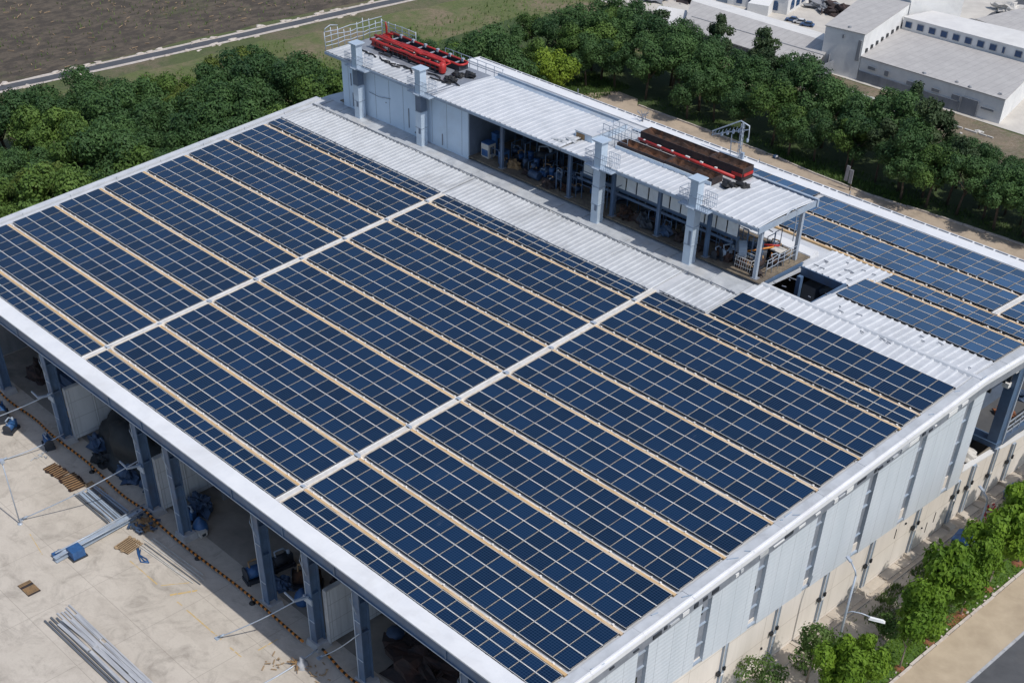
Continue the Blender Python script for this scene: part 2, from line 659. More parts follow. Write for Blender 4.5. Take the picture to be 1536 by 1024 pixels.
def sheet(x0, x1, y0, y1, z, nx=1, ny=1):
    mb = MB()
    vs = [(x0 + (x1 - x0) * i / nx, y0 + (y1 - y0) * j / ny, z) for j in range(ny + 1) for i in range(nx + 1)]
    fs = [(j * (nx + 1) + i, j * (nx + 1) + i + 1, (j + 1) * (nx + 1) + i + 1, (j + 1) * (nx + 1) + i) for j in range(ny) for i in range(nx)]
    return mb.add(vs, fs)


def poly_sheet(pts, z):
    return MB().add([(x, y, z) for x, y in pts], [list(range(len(pts)))])


def wobble(pts, amp, step, seed):
    """irregular outline through the given corner points"""
    out = []
    k = len(pts)
    for i in range(k):
        a = Vector((*pts[i], 0))
        b = Vector((*pts[(i + 1) % k], 0))
        L = (b - a).length
        m = max(1, int(L / step))
        for q in range(m):
            p = a + (b - a) * q / m
            w = mnoise.noise(Vector((p.x * .35 + seed, p.y * .35, seed * 2.3))) * amp
            w2 = mnoise.noise(Vector((p.x * .35, p.y * .35 + seed, seed * 5.1))) * amp
            out.append((p.x + w, p.y + w2))
    return out


# ------------------------------------------------------------------ the setting
struct('ground', sheet(-420, 380, -220, 520, GZ - .03), 'ground_mix')
struct('field', poly_sheet(wobble([(-200, -60), (-51.9, -60), (-51.3, 20), (-49.2, 52), (-46.4, 78), (-41, 120), (-60, 240), (-260, 240)], .8, 3, 1), GZ - .02), 'field_soil')
struct('meadow', poly_sheet(wobble([(-46.0, 20), (-43, 56), (-38, 92), (-14, 118), (-6, 88), (-12, 66), (-20, 58), (-34, 30)], 1.2, 2.5, 2), GZ - .018), 'field_grass')
rd = [(-56, -60), (-51.0, 15), (-49.66, 30), (-46.9, 52.5), (-44.9, 70.5), (-43.9, 79), (-39, 115), (-30, 170)]


def strip(pts, w0, w1, z):
    mb = MB()
    vs = []
    for i, p in enumerate(pts):
        a = Vector((*pts[max(i - 1, 0)], 0))
        b = Vector((*pts[min(i + 1, len(pts) - 1)], 0))
        d = (b - a).normalized()
        nrm = Vector((d.y, -d.x, 0))
        P = Vector((*p, 0))
        vs += [P + nrm * w0 + Vector((0, 0, z)), P + nrm * w1 + Vector((0, 0, z))]
    fs = [(2 * i, 2 * i + 1, 2 * i + 3, 2 * i + 2) for i in range(len(pts) - 1)]
    return mb.add(vs, fs)


def dense(pts, step, amp, seed):
    out = []
    for i in range(len(pts) - 1):
        a = Vector((*pts[i], 0))
        b = Vector((*pts[i + 1], 0))
        m = max(1, int((b - a).length / step))
        for q in range(m):
            p = a + (b - a) * q / m
            out.append((p.x + mnoise.noise(Vector((p.y * .3, seed, 0))) * amp, p.y))
    out.append(pts[-1])
    return out


rdd = dense(rd, 2.5, .25, 3)
struct('road_shoulder', strip(rdd, -1.2, 1.2, GZ - .008), 'kerb')
mb = MB()
for q in range(420):
    k = random.randrange(len(rdd) - 1)
    p = rdd[k]
    sd = random.choice((-1, 1))
    x, y = p[0] + sd * random.uniform(.75, 1.6), p[1] + random.uniform(-1.5, 1.5)
    z = random.uniform(.1, .35)
    mb.blob((x, y, GZ), (z, z * 1.6, z * .4), q, .5, n=3)
tag(obj('roadside_rubble', mb.mesh('roadside_rubble', 'kerb')), 'pale rubble along both edges of the country road', 'rubble', kind='stuff')
struct('far_road', strip(dense(rd, 1.3, .12, 9), -.66, .66, GZ), 'far_asphalt')
struct('yard', sheet(-30, 56.3, -60, 15, GZ, 1, 1), 'yard_concrete')
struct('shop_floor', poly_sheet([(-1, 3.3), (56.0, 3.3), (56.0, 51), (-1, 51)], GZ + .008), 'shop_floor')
KL = [(-9.6, 70.9), (-8.0, 73.2), (-6.2, 76.0), (-3.4, 75.9), (-2.2, 74.5), (6, 74.55), (14, 74.4), (20, 73.9), (26, 73.7), (31, 74.3), (40, 74.9), (95, 75.2)]


def kerb_y(x):
    for (a, ya), (b, yb) in zip(KL, KL[1:]):
        if a <= x <= b:
            return ya + (yb - ya) * (x - a) / (b - a)
    return 74.5


struct('back_road', poly_sheet([(-9.6, 50)] + dense(KL, 1.2, .0, 5) + [(95, 53), (20, 50)], GZ - .006), 'back_road')
mb = MB()
for i in range(62):
    x = -2.1 + i * 1.05
    ya, yb = kerb_y(x), kerb_y(x + 1.0)
    z = random.uniform(-.02, .02)
    mb.bar((x, ya + .07, GZ + .04 + z), (x + 1.0, yb + .07, GZ + .04 + z), .14, .16)
struct('back_kerb', mb, 'kerb')
struct('verge', sheet(-30, 95, 58, 86, GZ - .016, 1, 1), 'verge_grass')
struct('wood_floor', poly_sheet(wobble([(-36, -40), (-2, -40), (-2, 60), (-12, 68), (-22, 60), (-28, 45), (-34, 30)], .8, 2, 14), GZ - .012), 'wood_floor_shade')
struct('rubble_strip', poly_sheet(wobble([(-22, 86), (2, 88.5), (16, 87), (26, 85), (36, 83.5), (60, 84), (60, 96), (-22, 96)], .6, 2, 8), GZ - .004), 'dirt_debris')
struct('far_pavement', poly_sheet([(-60, 96.2), (120, 96.2), (120, 200), (-60, 200)], GZ + .002), 'far_pave')
struct('far_yard', poly_sheet(wobble([(8, 117), (40, 113), (60, 160), (2, 170)], .8, 3, 9), GZ + .01), 'far_asphalt')
struct('side_path', sheet(56.3, 60.6, -6, 75, GZ + .001), 'side_path')
mb = MB()
for i in range(46):
    y = -4 + i * 1.7
    if random.random() < .9:
        mb.box(56.42, 57.05 + random.uniform(-.06, .04), y, y + random.uniform(1.5, 1.66), GZ - .02, GZ + .05 + random.uniform(-.025, .015))
    mb.box(57.3, 57.36, y, y + 1.68, GZ - .02, GZ + .07)
struct('wall_apron', mb, 'apron')
struct('lawn', poly_sheet(wobble([(60.1, 8), (61.95, 8), (61.95, 70), (60.0, 70)], .22, .9, 4), GZ + .02), 'lawn_green')
mb = MB()
for i in range(56):
    y = 2 + i * 1.2
    j = random.uniform(-.04, .04)
    mb.box(61.95 + j, 62.1 + j, y, y + 1.16, GZ - .02, GZ + .12)
struct('path_kerb', mb, 'kerb')
struct('footpath', sheet(62.1, 64.75, -10, 80, GZ + .06), 'pave_beige')
mb = MB()
for i in range(56):
    y = 2 + i * 1.2
    mb.box(64.75, 64.9, y, y + 1.18, GZ - .02, GZ + .075)
struct('road_kerb', mb, 'footing')
struct('street', sheet(64.9, 78, -20, 90, GZ + .004), 'asphalt')
mb = MB()
for (xa, ya, xb, yb, w) in ((24.2, -1.29, 36.7, -1.3, .10), (29.68, -1.28, 30.4, .1, .16), (28.6, -1.2, 29.5, .15, .07), (18.3, -4.2, 21.4, -4.8, .05), (36.9, -.3, 36.9, 1.0, .08)):
    a = Vector((xa, ya, 0))
    b = Vector((xb, yb, 0))
    L = (b - a).length
    d = (b - a) / L
    s = Vector((-d.y, d.x, 0)) * w / 2
    t = 0
    while t < L:
        k = random.uniform(.25, .9)
        if random.random() < .8:
            p = a + d * t
            q = a + d * min(L, t + k)
            z = Vector((0, 0, GZ + .004))
            mb.add([p - s + z, q - s * random.uniform(.5, 1) + z, q + s + z, p + s * random.uniform(.6, 1) + z], [(0, 1, 2, 3)])
        t += k + random.uniform(0, .12)
struct('road_markings', mb, 'yellow_paint')
struct('mulch_patch', poly_sheet(wobble([(61.0, 29.3), (61.85, 29.2), (61.9, 30.9), (61.3, 31.3)], .15, .3, 11), GZ + .03), 'red_mulch')

# grass tufts and weeds as ground cover
def tufts(name, regions, count, h, matn, z=GZ + .02):
    mb = MB()
    for q in range(count):
        x0, x1, y0, y1 = random.choice(regions)
        x = random.uniform(x0, x1)
        y = random.uniform(y0, y1)
        for _ in range(2):
            a = random.uniform(0, 6.28)
            hh = h * random.uniform(.5, 1.4)
            dx, dy = math.cos(a) * hh * .5, math.sin(a) * hh * .5
            w = hh * .3
            mb.add([(x - dy / hh * w, y + dx / hh * w, z), (x + dy / hh * w, y - dx / hh * w, z), (x + dx, y + dy, z + hh)], [(0, 1, 2)])
    me = mb.mesh(name, matn)
    at = me.attributes.new('lv', 'FLOAT', 'FACE')
    at.data.foreach_set('value', [random.random() for _ in me.polygons])
    return tag(obj(name, me), kind='stuff')


tag(tufts('grass', [(60.15, 61.9, 18, 45)], 5200, .14, 'leaf_street'), 'short bright green grass under the street trees', 'grass')
tag(tufts('weeds', [(57.6, 58.6, 20, 23), (58, 59.3, 26.2, 28.4), (57.5, 58.2, 28, 30.2), (57.5, 58.5, 31.5, 33.2), (58, 59.6, 33.5, 35), (58.2, 59.2, 22.4, 24.2), (59.4, 60.2, 19, 40), (57.5, 60, 20, 40)], 3200, .17, 'leaf_pale', GZ), 'scrubby weeds pushing up through the path beside the factory', 'weeds')
tag(tufts('verge_tufts', [(-2, 60, 75.3, 77.5), (-12, -6, 72, 78), (14, 30, 74.3, 76)], 6000, .22, 'leaf_wood', GZ - .01), 'rough dark grass below the trees along the back road', 'grass')
tag(tufts('field_weeds', [(-64, -52, 25, 60), (-60, -48, 55, 90), (-80, -60, 35, 80)], 1000, .28, 'leaf_pale', GZ - .02), 'sparse weeds and stubble over the brown field', 'weeds')
mb = MB()
for q in range(520):
    x, y = random.uniform(-85, -50), random.uniform(15, 100)
    a = random.uniform(0, 3.2)
    l = random.uniform(.15, .8)
    mb.bar((x, y, GZ + .02), (x + math.cos(a) * l, y + math.sin(a) * l, GZ + random.uniform(.02, .12)), .06, .05)
tag(obj('stubble', mb.mesh('stubble', 'timber')), 'dry stalks scattered over the brown field', 'stubble', kind='stuff')
tag(tufts('meadow_tufts', [(-42, -20, 30, 60), (-36, -12, 60, 100)], 5000, .3, 'leaf_pale', GZ - .02), 'rough meadow grass between the wood and the country road', 'grass')

# ------------------------------------------------------------------ the factory
fac = empty('factory_hall', (28, 26, GZ), 'large open-fronted factory hall with white metal roof covered in solar arrays', 'factory')
DO = -.14
mb = MB()
mb.slope_box(-1.35, 56.2, 1.13, 35.68, DO - .22, DO)
part('roof_front_slope', mb, 'white_metal', fac)
mb = MB()
mb.slope_box(-1.35, 41.55, 35.69, 51.9, DO - .22, DO)
mb.slope_box(44.85, 56.2, 35.69, 51.9, DO - .22, DO)
mb.slope_box(41.55, 44.85, 39.7, 51.9, DO - .22, DO)
part('roof_rear_slope', mb, 'white_metal', fac)
mb = MB()
for i in range(12):
    x0 = -1.5 + i * 4.87
    mb.slope_box(x0, x0 + 4.865, .93, 1.96, -.06, .03)
pieces('eave_flashing', mb, 'eave_white', fac)
# ragged metal flange between flashing and panels
mb = MB()
ragged(mb, -1.2, 55.9, lambda x: 1.95, lambda x: 2.05, lambda x: rz(1.96) + .012, lambda x: rz(1.96) - .12, .06, .06, .2)
part('flashing_edge', mb, 'dull_metal', fac)


def ribbed(x0, x1, y0, y1, pitch, top, rib, zfun, wob=.0):
    """corrugated sheet with raised ribs running up the slope"""
    mb = MB()
    xs = []
    x = x0
    while x < x1 - .01:
        p = min(pitch, x1 - x)
        for a, h in ((0, 0), (.55, 0), (.66, 1), (.86, 1), (.97, 0)):
            xs.append((x + p * a, h))
        x += pitch
    xs.append((x1, 0))
    ny = 3
    vs = []
    for j in range(ny + 1):
        y = y0 + (y1 - y0) * j / ny
        for xx, h in xs:
            vs.append((xx, y, zfun(y) + top + h * rib + wob * mnoise.noise(Vector((xx * .8, y * .5, 1)))))
    k = len(xs)
    fs = [(j * k + i, j * k + i + 1, (j + 1) * k + i + 1, (j + 1) * k + i) for j in range(ny) for i in range(k - 1)]
    mb.add(vs, fs)
    return mb


for (x0, x1, y0, y1) in ((-.6, 17.95, 30.32, 33.55), (18.0, 36.9, 30.32, 33.55), (37.5, 41.1, 30.75, 33.55)):
    part('ribbed_sheet', ribbed(x0, x1, y0, y1, .42, -.07, .055, rz, .03), 'grey_metal', fac)
part('ribbed_sheet', ribbed(41.15, 56.0, 34.0, 35.62, .52, -.06, .075, rz, .03), 'white_metal', fac)
part('ribbed_sheet', ribbed(44.9, 56.0, 35.78, 38.0, .5, -.06, .075, rz, .03), 'white_metal', fac)
part('ribbed_sheet', ribbed(41.3, 45.85, 39.75, 43.3, .46, -.06, .07, rz, .06), 'white_metal', fac)
part('ribbed_sheet', ribbed(12.0, 35.6, 41.2, 46.6, .5, -.06, .07, rz, .03), 'white_metal', fac)
# service walk in front of the plant house, dull sheets with lap edges
mb = MB()
x = -1.0
while x < 41:
    w = random.uniform(.8, 1.6)
    mb.slope_box(x, min(x + w - .02, 41.1), 33.66 + random.uniform(-.03, .03), 35.3, -.13, -.075 + random.uniform(-.025, .02))
    x += w
pieces('service_sheet', mb, 'dull_metal', fac)
# low seams along the ribbed strip
for (xa, xb, y) in ((-.4, 17.9, 30.38), (18.5, 36.9, 30.38), (37.5, 41.1, 30.72), (-.6, 41.0, 33.6)):
    mb = MB()
    x = xa
    while x < xb:
        w = random.uniform(.5, 1.6)
        j = random.uniform(-.03, .03)
        mb.bar((x, y + j, rz(y) + .035), (min(x + w, xb), y + j * .6, rz(y) + .03), .05, .05)
        if random.random() < .6:
            mb.box(x, x + .1, y - .06, y + .06, rz(y) - .1, rz(y) + .09)
        x += w + random.uniform(.02, .1)
    part('roof_seam', mb, 'louvre', fac)
mb = MB()
mb.hexa([(41.2, 35.52, RZ - .08), (56.5, 35.52, RZ - .08), (56.5, 35.9, RZ - .08), (41.2, 35.9, RZ - .08)],
        [(41.2, 35.6, RZ + .05), (56.5, 35.6, RZ + .05), (56.5, 35.8, RZ + .05), (41.2, 35.8, RZ + .05)])
part('ridge_cap', mb, 'white_metal', fac)
# scuffed clips on the street-end roof sheets
mb = MB()
for q in range(30):
    if random.random() < .6:
        x, y = random.uniform(41.4, 55.8), random.choice((34.1, 35.3, 36.3, 36.9, 37.5))
    else:
        x, y = random.uniform(41.4, 45.6), random.choice((40.4, 41.4, 42.3))
    y += random.uniform(-.12, .12)
    mb.bar((x, y, rz(y) + .03), (x + random.uniform(.1, .5), y + random.uniform(-.08, .08), rz(y) + .03), .05, .04)
pieces('roof_clip', mb, 'louvre', fac)
# gable trims
mb = MB()
for i in range(9):
    y0 = 1.0 + i * 3.75
    mb.slope_box(-1.62, -1.05, y0, y0 + 3.74, -.3, .0)
    mb.slope_box(-.86, -.5, y0, y0 + 3.74, -.13, -.04)
    mb.slope_box(-1.05, -.98, y0 + .1, y0 + 3.7, -.1, .07)
pieces('gable_trim', mb, 'white_metal', fac)
mb = MB()
for i in range(15):
    y0 = 1.0 + i * 3.4
    y1 = min(y0 + 3.39, 52)
    if y0 < RY < y1:
        for a, b in ((y0, RY), (RY, y1)):
            mb.slope_box(56.06, 56.62, a, b, -.13, .0)
            mb.slope_box(56.62, 56.69, a, b, -.13, .08, 1)
            mb.slope_box(56.69, 56.84, a, b, -.28, .0, 1)
    else:
        mb.slope_box(56.06, 56.62, y0, y1, -.13, .0 + random.uniform(-.01, .01))
        mb.slope_box(56.62, 56.69, y0, y1, -.13, .08 + random.uniform(-.01, .01), 1)
        mb.slope_box(56.69, 56.84, y0, y1, -.28, .0 + random.uniform(-.01, .01), 1)
pieces('gable_trim', mb, ['grey_metal', 'eave_white'], fac)
mb = MB()
for q in range(14):
    y = random.uniform(2, 50)
    x = random.choice((56.15, 56.55, 56.35))
    mb.bar((x, y, rz(y) + .02), (x + random.uniform(-.05, .4), y + random.uniform(.05, .7), rz(y) + .03), .045, .05)
pieces('trim_clip', mb, 'steel_light', fac)
# fascia under the street gable with its broken soffit
for a, b in ((1.2, RY), (RY, 52)):
    mb = MB()
    mb.slope_box(56.55, 56.8, a, b, -.8, -.29)
    part('fascia', mb, 'louvre', fac)
mb = MB()
y = 1.5
while y < 36:
    w = random.uniform(.15, .9)
    if random.random() < .7:
        d = random.uniform(.05, .2)
        mb.slope_box(56.8, 56.83 + random.uniform(0, .05), y, y + w, -.62 + random.uniform(-.05, .1), -.62 + random.uniform(.1, .26), random.choice((0, 0, 1, 2)))
    y += w + random.uniform(.05, .5)
pieces('soffit_piece', mb, ['dark_steel', 'dull_metal', 'white_wall'], fac)
# street gable: cladding bays, louvre strips, lower wall
strips = [8.2, 12.7, 17.0, 21.65, 26.1, 30.65, 35.2]
edges = [1.3] + [e for s_ in strips for e in (s_ - .36, s_ + .36)] + [36.8]


def clad_bottom(y):
    return -4.72 - max(0, y - 10) * .034


for i in range(0, len(edges), 2):
    a, b = edges[i], edges[i + 1]
    mb = MB()
    nseg = max(1, int((b - a) / 2.1))
    for k in range(nseg):
        ya = a + (b - a) * k / nseg
        yb = a + (b - a) * (k + 1) / nseg - .012
        o = random.uniform(0, .008)
        mb.hexa([(56.3, ya, clad_bottom(ya)), (56.53 + o, ya, clad_bottom(ya)), (56.53 + o, yb, clad_bottom(yb)), (56.3, yb, clad_bottom(yb))],
                [(56.3, ya, rz(ya) - .82), (56.53 + o, ya, rz(ya) - .82), (56.53 + o, yb, rz(yb) - .82), (56.3, yb, rz(yb) - .82)])
    part('cladding_bay', mb, 'cladding', fac)
for s_ in strips:
    mb = MB()
    zt = rz(s_) - .85
    zb = clad_bottom(s_) + .15
    k = 4
    ya, yb = s_ - .355, s_ + .355
    mb.box(56.2, 56.33, ya, yb, zb - .1, zt)
    st = part('louvre_strip', mb, 'louvre', fac)
    mb = MB()
    for q in range(1, k):
        z = zb + (zt - zb) * q / k + random.uniform(-.3, .3)
        mb.box(56.33, 56.43, ya + .02, yb - .02, z, z + .05)
    mb.box(56.33, 56.5, ya, yb, zb - .12, zb + .0)
    pieces('ledge', mb, 'steel_light', st)
    mb = MB()
    z = zb + (zt - zb) * random.uniform(.3, .75)
    mb.box(56.331, 56.36, ya + .1, ya + .36, z, z + random.uniform(.3, .5))
    part('broken_pane', mb, 'window_dark', st)
mb = MB()
mb.box(56.0, 56.38, 0.6, 37.3, GZ - .1, -4.6)
part('lower_wall', mb, 'beige_wall', fac)
mb = MB()
for q in range(11):
    y = random.uniform(3, 36)
    z = GZ + random.choice((.9, 1.6, 2.4, 3.1)) + random.uniform(-.3, .3)
    if random.random() < .3:
        mb.box(56.38, 56.41, y, y + .02 + random.random() * .03, z - random.uniform(.2, .9), z)
    else:
        mb.box(56.38, 56.46, y, y + random.uniform(.05, .16), z, z + random.uniform(.05, .14))
pieces('wall_fitting', mb, 'window_dark', fac)


def pilaster(y, zt, par):
    mb = MB()
    mb.box(56.38, 56.5, y - .16, y + .16, GZ, zt, 0)
    mb.box(56.5, 56.54, y + .1, y + .17, GZ, zt, 1)
    mb.box(56.5, 56.53, y - .17, y - .12, GZ, zt, 1)
    mb.box(56.5, 56.56, y - .15, y + .1, GZ + 1.9, GZ + 1.98, 1)
    p = part('pilaster', mb, ['steel_light', 'walk_white'], par)
    mb = MB()
    mb.hexa([(56.4, y - .34, GZ), (57.0, y - .34, GZ), (57.0, y + .34, GZ), (56.4, y + .34, GZ)],
            [(56.4, y - .28, GZ + .24), (56.86, y - .28, GZ + .2), (56.86, y + .28, GZ + .2), (56.4, y + .28, GZ + .24)])
    part('footing', mb, 'apron', p)
    mb = MB()
    z = GZ + random.uniform(1.6, 2.2)
    mb.box(56.4, 56.58, y - .4, y - .2, z, z + random.uniform(.16, .26))
    if random.random() < .6:
        mb.box(56.56, 56.66, y - .08, y + .04, z + .3, z + .55)
    pieces('junction_box', mb, 'window_dark', p)


for y in (15.1, 19.5, 23.8, 28.2, 32.9, 37.1):
    pilaster(y, -4.9 - (y - 15) * .035, fac)
# front portal: beam and columns
mb = MB()
mb.box(-1.2, 56.3, 1.04, 1.12, -.70, -.08)
mb.box(-1.2, 56.3, .98, 1.3, -.76, -.70)
part('eave_beam', mb, 'steel_blue', fac)
mb = MB()
mb.box(-1.2, 56.3, .965, .979, -.765, -.70)
part('beam_lip', mb, 'steel_light', fac)
for x in (3.6, 11.8, 22.4, 25.8, 34.4, 38.8, 42.95, 51.0):
    mb = MB()
    mb.box(x - .05, x + .05, .99, 1.039, -.69, -.1)
    mb.box(x - .12, x + .12, 1.121, 2.7, -.66, -.3)
    part('beam_bracket', mb, 'steel_blue', fac)
for i, x in enumerate((3.6, 11.8, 22.4, 25.8, 34.4, 38.8, 42.95, 51.0)):
    mb = MB()
    mb.box(x - .26, x + .26, 2.12, 2.2, GZ + .3, -1.15)
    mb.box(x - .26, x + .26, 2.66, 2.74, GZ + .3, -1.15)
    mb.box(x - .05, x + .05, 2.2, 2.66, GZ + .3, -1.15)
    mb.box(x + .06, x + .24, 2.201, 2.659, -5.2, -5.12)
    mb.box(x + .06, x + .24, 2.201, 2.659, -3.2, -3.12)
    c = part('column', mb, 'steel_blue', fac)
    mb = MB()
    mb.box(x - .27, x - .2, 2.09, 2.119, GZ + .35, -1.2)
    for z in (-7.1, -4.4, -2.3):
        mb.box(x - .2, x + .262, 2.085, 2.119, z, z + .07)
    part('edge_strip', mb, 'steel_light', c)
    mb = MB()
    mb.hexa([(x - .55, 1.95, GZ), (x + .55, 1.95, GZ), (x + .55, 2.95, GZ), (x - .55, 2.95, GZ)],
            [(x - .48, 2.0, GZ + .42), (x + .48, 2.0, GZ + .42), (x + .48, 2.88, GZ + .42), (x - .48, 2.88, GZ + .42)])
    part('footing', mb, 'footing', c)
    mb = MB()
    mb.lathe((x + .02, 2.02, -1.75), [(.17, 0), (.17, .22), (.1, .3)], 10)
    mb.tube([(x - .1, 2.05, -2.3), (x - .34, 2.02, -3), (x + .1, 2.04, -3.8)], .025, 5)
    part('junction_box', mb, 'steel_light', c)
    if i in (1, 2, 5):
        mb = MB()
        mb.bar((x, 2.1, -5.35), (x - .1, 1.2, -5.2), .12, .12)
        mb.bar((x - .1, 1.25, -5.2), (x - 1.0, 1.3, -5.2), .08, .1)
        mb.box(x - .36, x + .36, 2.0, 2.084, -5.75, -5.35)
        part('bracket', mb, 'steel_light', c)
for x, y1 in ((12.35, 9.0), (22.85, 9.5), (39.35, 8.5)):
    mb = MB()
    mb.box(x - .12, x + .12, 2.8, y1, GZ + .35, -5.0)
    w = part('partition_wall', mb, 'partition', fac)
    mb = MB()
    mb.box(x - .16, x + .16, 2.74, 2.799, GZ + .3, -4.95)
    mb.box(x - .15, x + .15, 2.8, y1, -4.999, -4.93)
    for y in (4.6, 6.7):
        mb.box(x + .12, x + .15, y, y + .05, GZ + .4, -5.0)
    part('edge_frame', mb, 'dull_metal', w)
# inner shell of the hall
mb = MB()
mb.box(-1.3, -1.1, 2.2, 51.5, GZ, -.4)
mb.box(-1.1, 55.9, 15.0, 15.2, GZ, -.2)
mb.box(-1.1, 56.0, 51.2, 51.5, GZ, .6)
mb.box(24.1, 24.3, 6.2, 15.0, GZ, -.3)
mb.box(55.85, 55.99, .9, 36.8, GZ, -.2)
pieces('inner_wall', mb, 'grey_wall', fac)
mb = MB()
for x in (7.7, 17.0, 30.0, 36.6, 47):
    mb.box(x - .08, x + .08, 2.3, 15, -1.3, -.6)
pieces('roof_girder', mb, 'dark_steel', fac)
# open corner beyond the street gable ridge
mb = MB()
mb.box(44.3, 56.0, 41.9, 51.2, -5.35, -5.1)
mb.box(44.3, 53.0, 36.8, 41.9, -5.35, -5.1)
part('mezzanine_floor', mb, 'asphalt', fac)  # dark grey stands in for the roof's shade on this floor
mb = MB()
mb.box(55.6, 56.25, 41.3, 41.9, -5.1, rz(41.5) - .35, 0)
mb.box(56.25, 56.36, 41.86, 41.98, -5.3, rz(41.5) - .3, 1)
part('corner_post', mb, ['steel_blue', 'rail_grey'], fac)
mb = MB()
mb.box(53.0, 56.3, 41.2, 42.0, -5.42, -5.08, 0)
mb.box(56.0, 56.36, 42.0, 52, -5.42, -5.02, 0)
mb.bar((56.2, 36.85, rz(37) - .6), (56.2, 41.4, rz(41) - 1.2), .18, .22, 1)
mb.bar((56.1, 37, rz(37) - .35), (56.1, 52, rz(52) - .35), .2, .3, 0)
part('edge_beam', mb, ['steel_blue', 'white_wall'], fac)
mb = MB()
for k in range(12):
    mb.bar((56.25, 42.2 + k * .8, -5.0), (56.25, 42.2 + k * .8, -3.9), .05, .05)
for z in (-4.7, -4.35, -3.95):
    mb.bar((56.25, 42, z), (56.25, 51.5, z), .05, .06)
pieces('guard_rail', mb, 'rail_grey', fac)
mb = MB()
for y in (37.6, 38.7, 40.3, 43.5):
    mb.bar((50, y, -.5), (56, y, -.4), .12, .25)
pieces('roof_girder', mb, 'dark_steel', fac)
mb = MB()
mb.box(52.6, 52.8, 36.9, 51, GZ, -5.36)
mb.box(53.4, 53.6, 37, 51, -5.1, 1.0)
pieces('inner_wall', mb, 'duct_dark', fac)  # dark tone paints in the shade of the open corner
# hole beside the plant house: lining and a machine seen inside
mb = MB()
mb.box(41.5, 44.9, 39.6, 39.69, RZ - .75, rz(39.7) + .0)
mb.box(41.5, 44.9, 35.71, 35.8, RZ - .9, rz(35.8) - .05)
mb.box(44.8, 44.88, 35.8, 39.6, RZ - .9, RZ - .1)
mb.box(41.52, 41.6, 35.8, 39.6, RZ - .12, RZ + .1)
pieces('opening_frame', mb, 'steel_blue', fac)
mb = MB()
mb.bar((42.2, 38.6, -2.9), (42.2, 38.6, 1.6), .3, .3)
part('column', mb, 'steel_blue', fac)

mb = MB()
mb.box(36.5, 44.3, 35.9, 49, -3.2, -3.0)
part('added_dark_floor', mb, 'shop_floor', fac)  # added floor that hides sunlit patches seen down the roof opening

# boundary wall carrying on past the hall
bw = empty('concrete_wall', (56.2, 46, GZ), 'long beige concrete boundary wall carrying on past the open factory corner', 'wall')
mb = MB()
ys = [37.32, 38.4, 41.2, 45, 50, 58, 72]
zs = [-5.25, -5.3, -5.6, -6.1, -6.4, -6.5, -6.6]
for a, b, za, zb in zip(ys, ys[1:], zs, zs[1:]):
    mb.hexa([(56.06, a, GZ), (56.36, a, GZ), (56.36, b, GZ), (56.06, b, GZ)], [(56.06, a, za), (56.36, a, za), (56.36, b, zb), (56.06, b, zb)])
part('wall_panels', mb, 'beige_wall', bw)
mb = MB()
for a, b, za, zb in zip(ys, ys[1:], zs, zs[1:]):
    mb.bar((56.21, a, za + .03), (56.21, b, zb + .03), .36, .08)
part('coping', mb, 'white_wall', bw)
for y, zt in ((38.7, -5.3), (41.25, -5.3), (43.6, -6.0), (47.5, -6.2), (52, -6.5)):
    pilaster(y, zt, bw)

# ------------------------------------------------------------------ solar arrays
PMESH = {}


def panel_mesh(w, d, rear=False):
    key = (round(w, 3), round(d, 3), rear)
    if key in PMESH:
        return PMESH[key]
    g = .006
    fx, fy = .0115, .0185
    dk = .034     # frame widths
    t = .045
    mb = MB()
    x0, x1, y0, y1 = g, w - g, g, d - g
    vs = [(x0, y0, 0), (x1, y0, 0), (x1, y1, 0), (x0, y1, 0), (x0, y0, t), (x1, y0, t), (x1, y1, t), (x0, y1, t),
          (x0 + fx, y0 + fy, t), (x1 - fx, y0 + fy, t), (x1 - fx, y1 - fy, t), (x0 + fx, y1 - fy, t),
          (x0 + fx, y0 + fy, t - .008), (x1 - fx, y0 + fy, t - .008), (x1 - fx, y1 - fy, t - .008), (x0 + fx, y1 - fy, t - .008)]
    mb.add(vs, [(3, 2, 1, 0), (0, 1, 5, 4), (1, 2, 6, 5), (2, 3, 7, 6), (3, 0, 4, 7)], 2)
    mb.add(vs, [(4, 5, 9, 8), (6, 7, 11, 10)], 0)
    mb.add(vs, [(5, 6, 10, 9), (7, 4, 8, 11)], 3)
    q = t - .008
    vs2 = vs[12:16] + [(x0 + fx + dk, y0 + fy + dk, q), (x1 - fx - dk, y0 + fy + dk, q), (x1 - fx - dk, y1 - fy - dk, q), (x0 + fx + dk, y1 - fy - dk, q)]
    mb.add(vs2, [(0, 1, 5, 4), (1, 2, 6, 5), (2, 3, 7, 6), (3, 0, 4, 7)], 4)
    mb.add(vs2, [(4, 5, 6, 7)], 1)
    PMESH[key] = mb.mesh('solar_panel', ['frame_silver', 'pv_glass_sky_tint' if rear else 'pv_glass', 'panel_edge', 'frame_warm', 'panel_border'])
    return PMESH[key]


ORD = ['first', 'second', 'third', 'fourth', 'fifth', 'sixth', 'seventh', 'eighth', 'ninth']


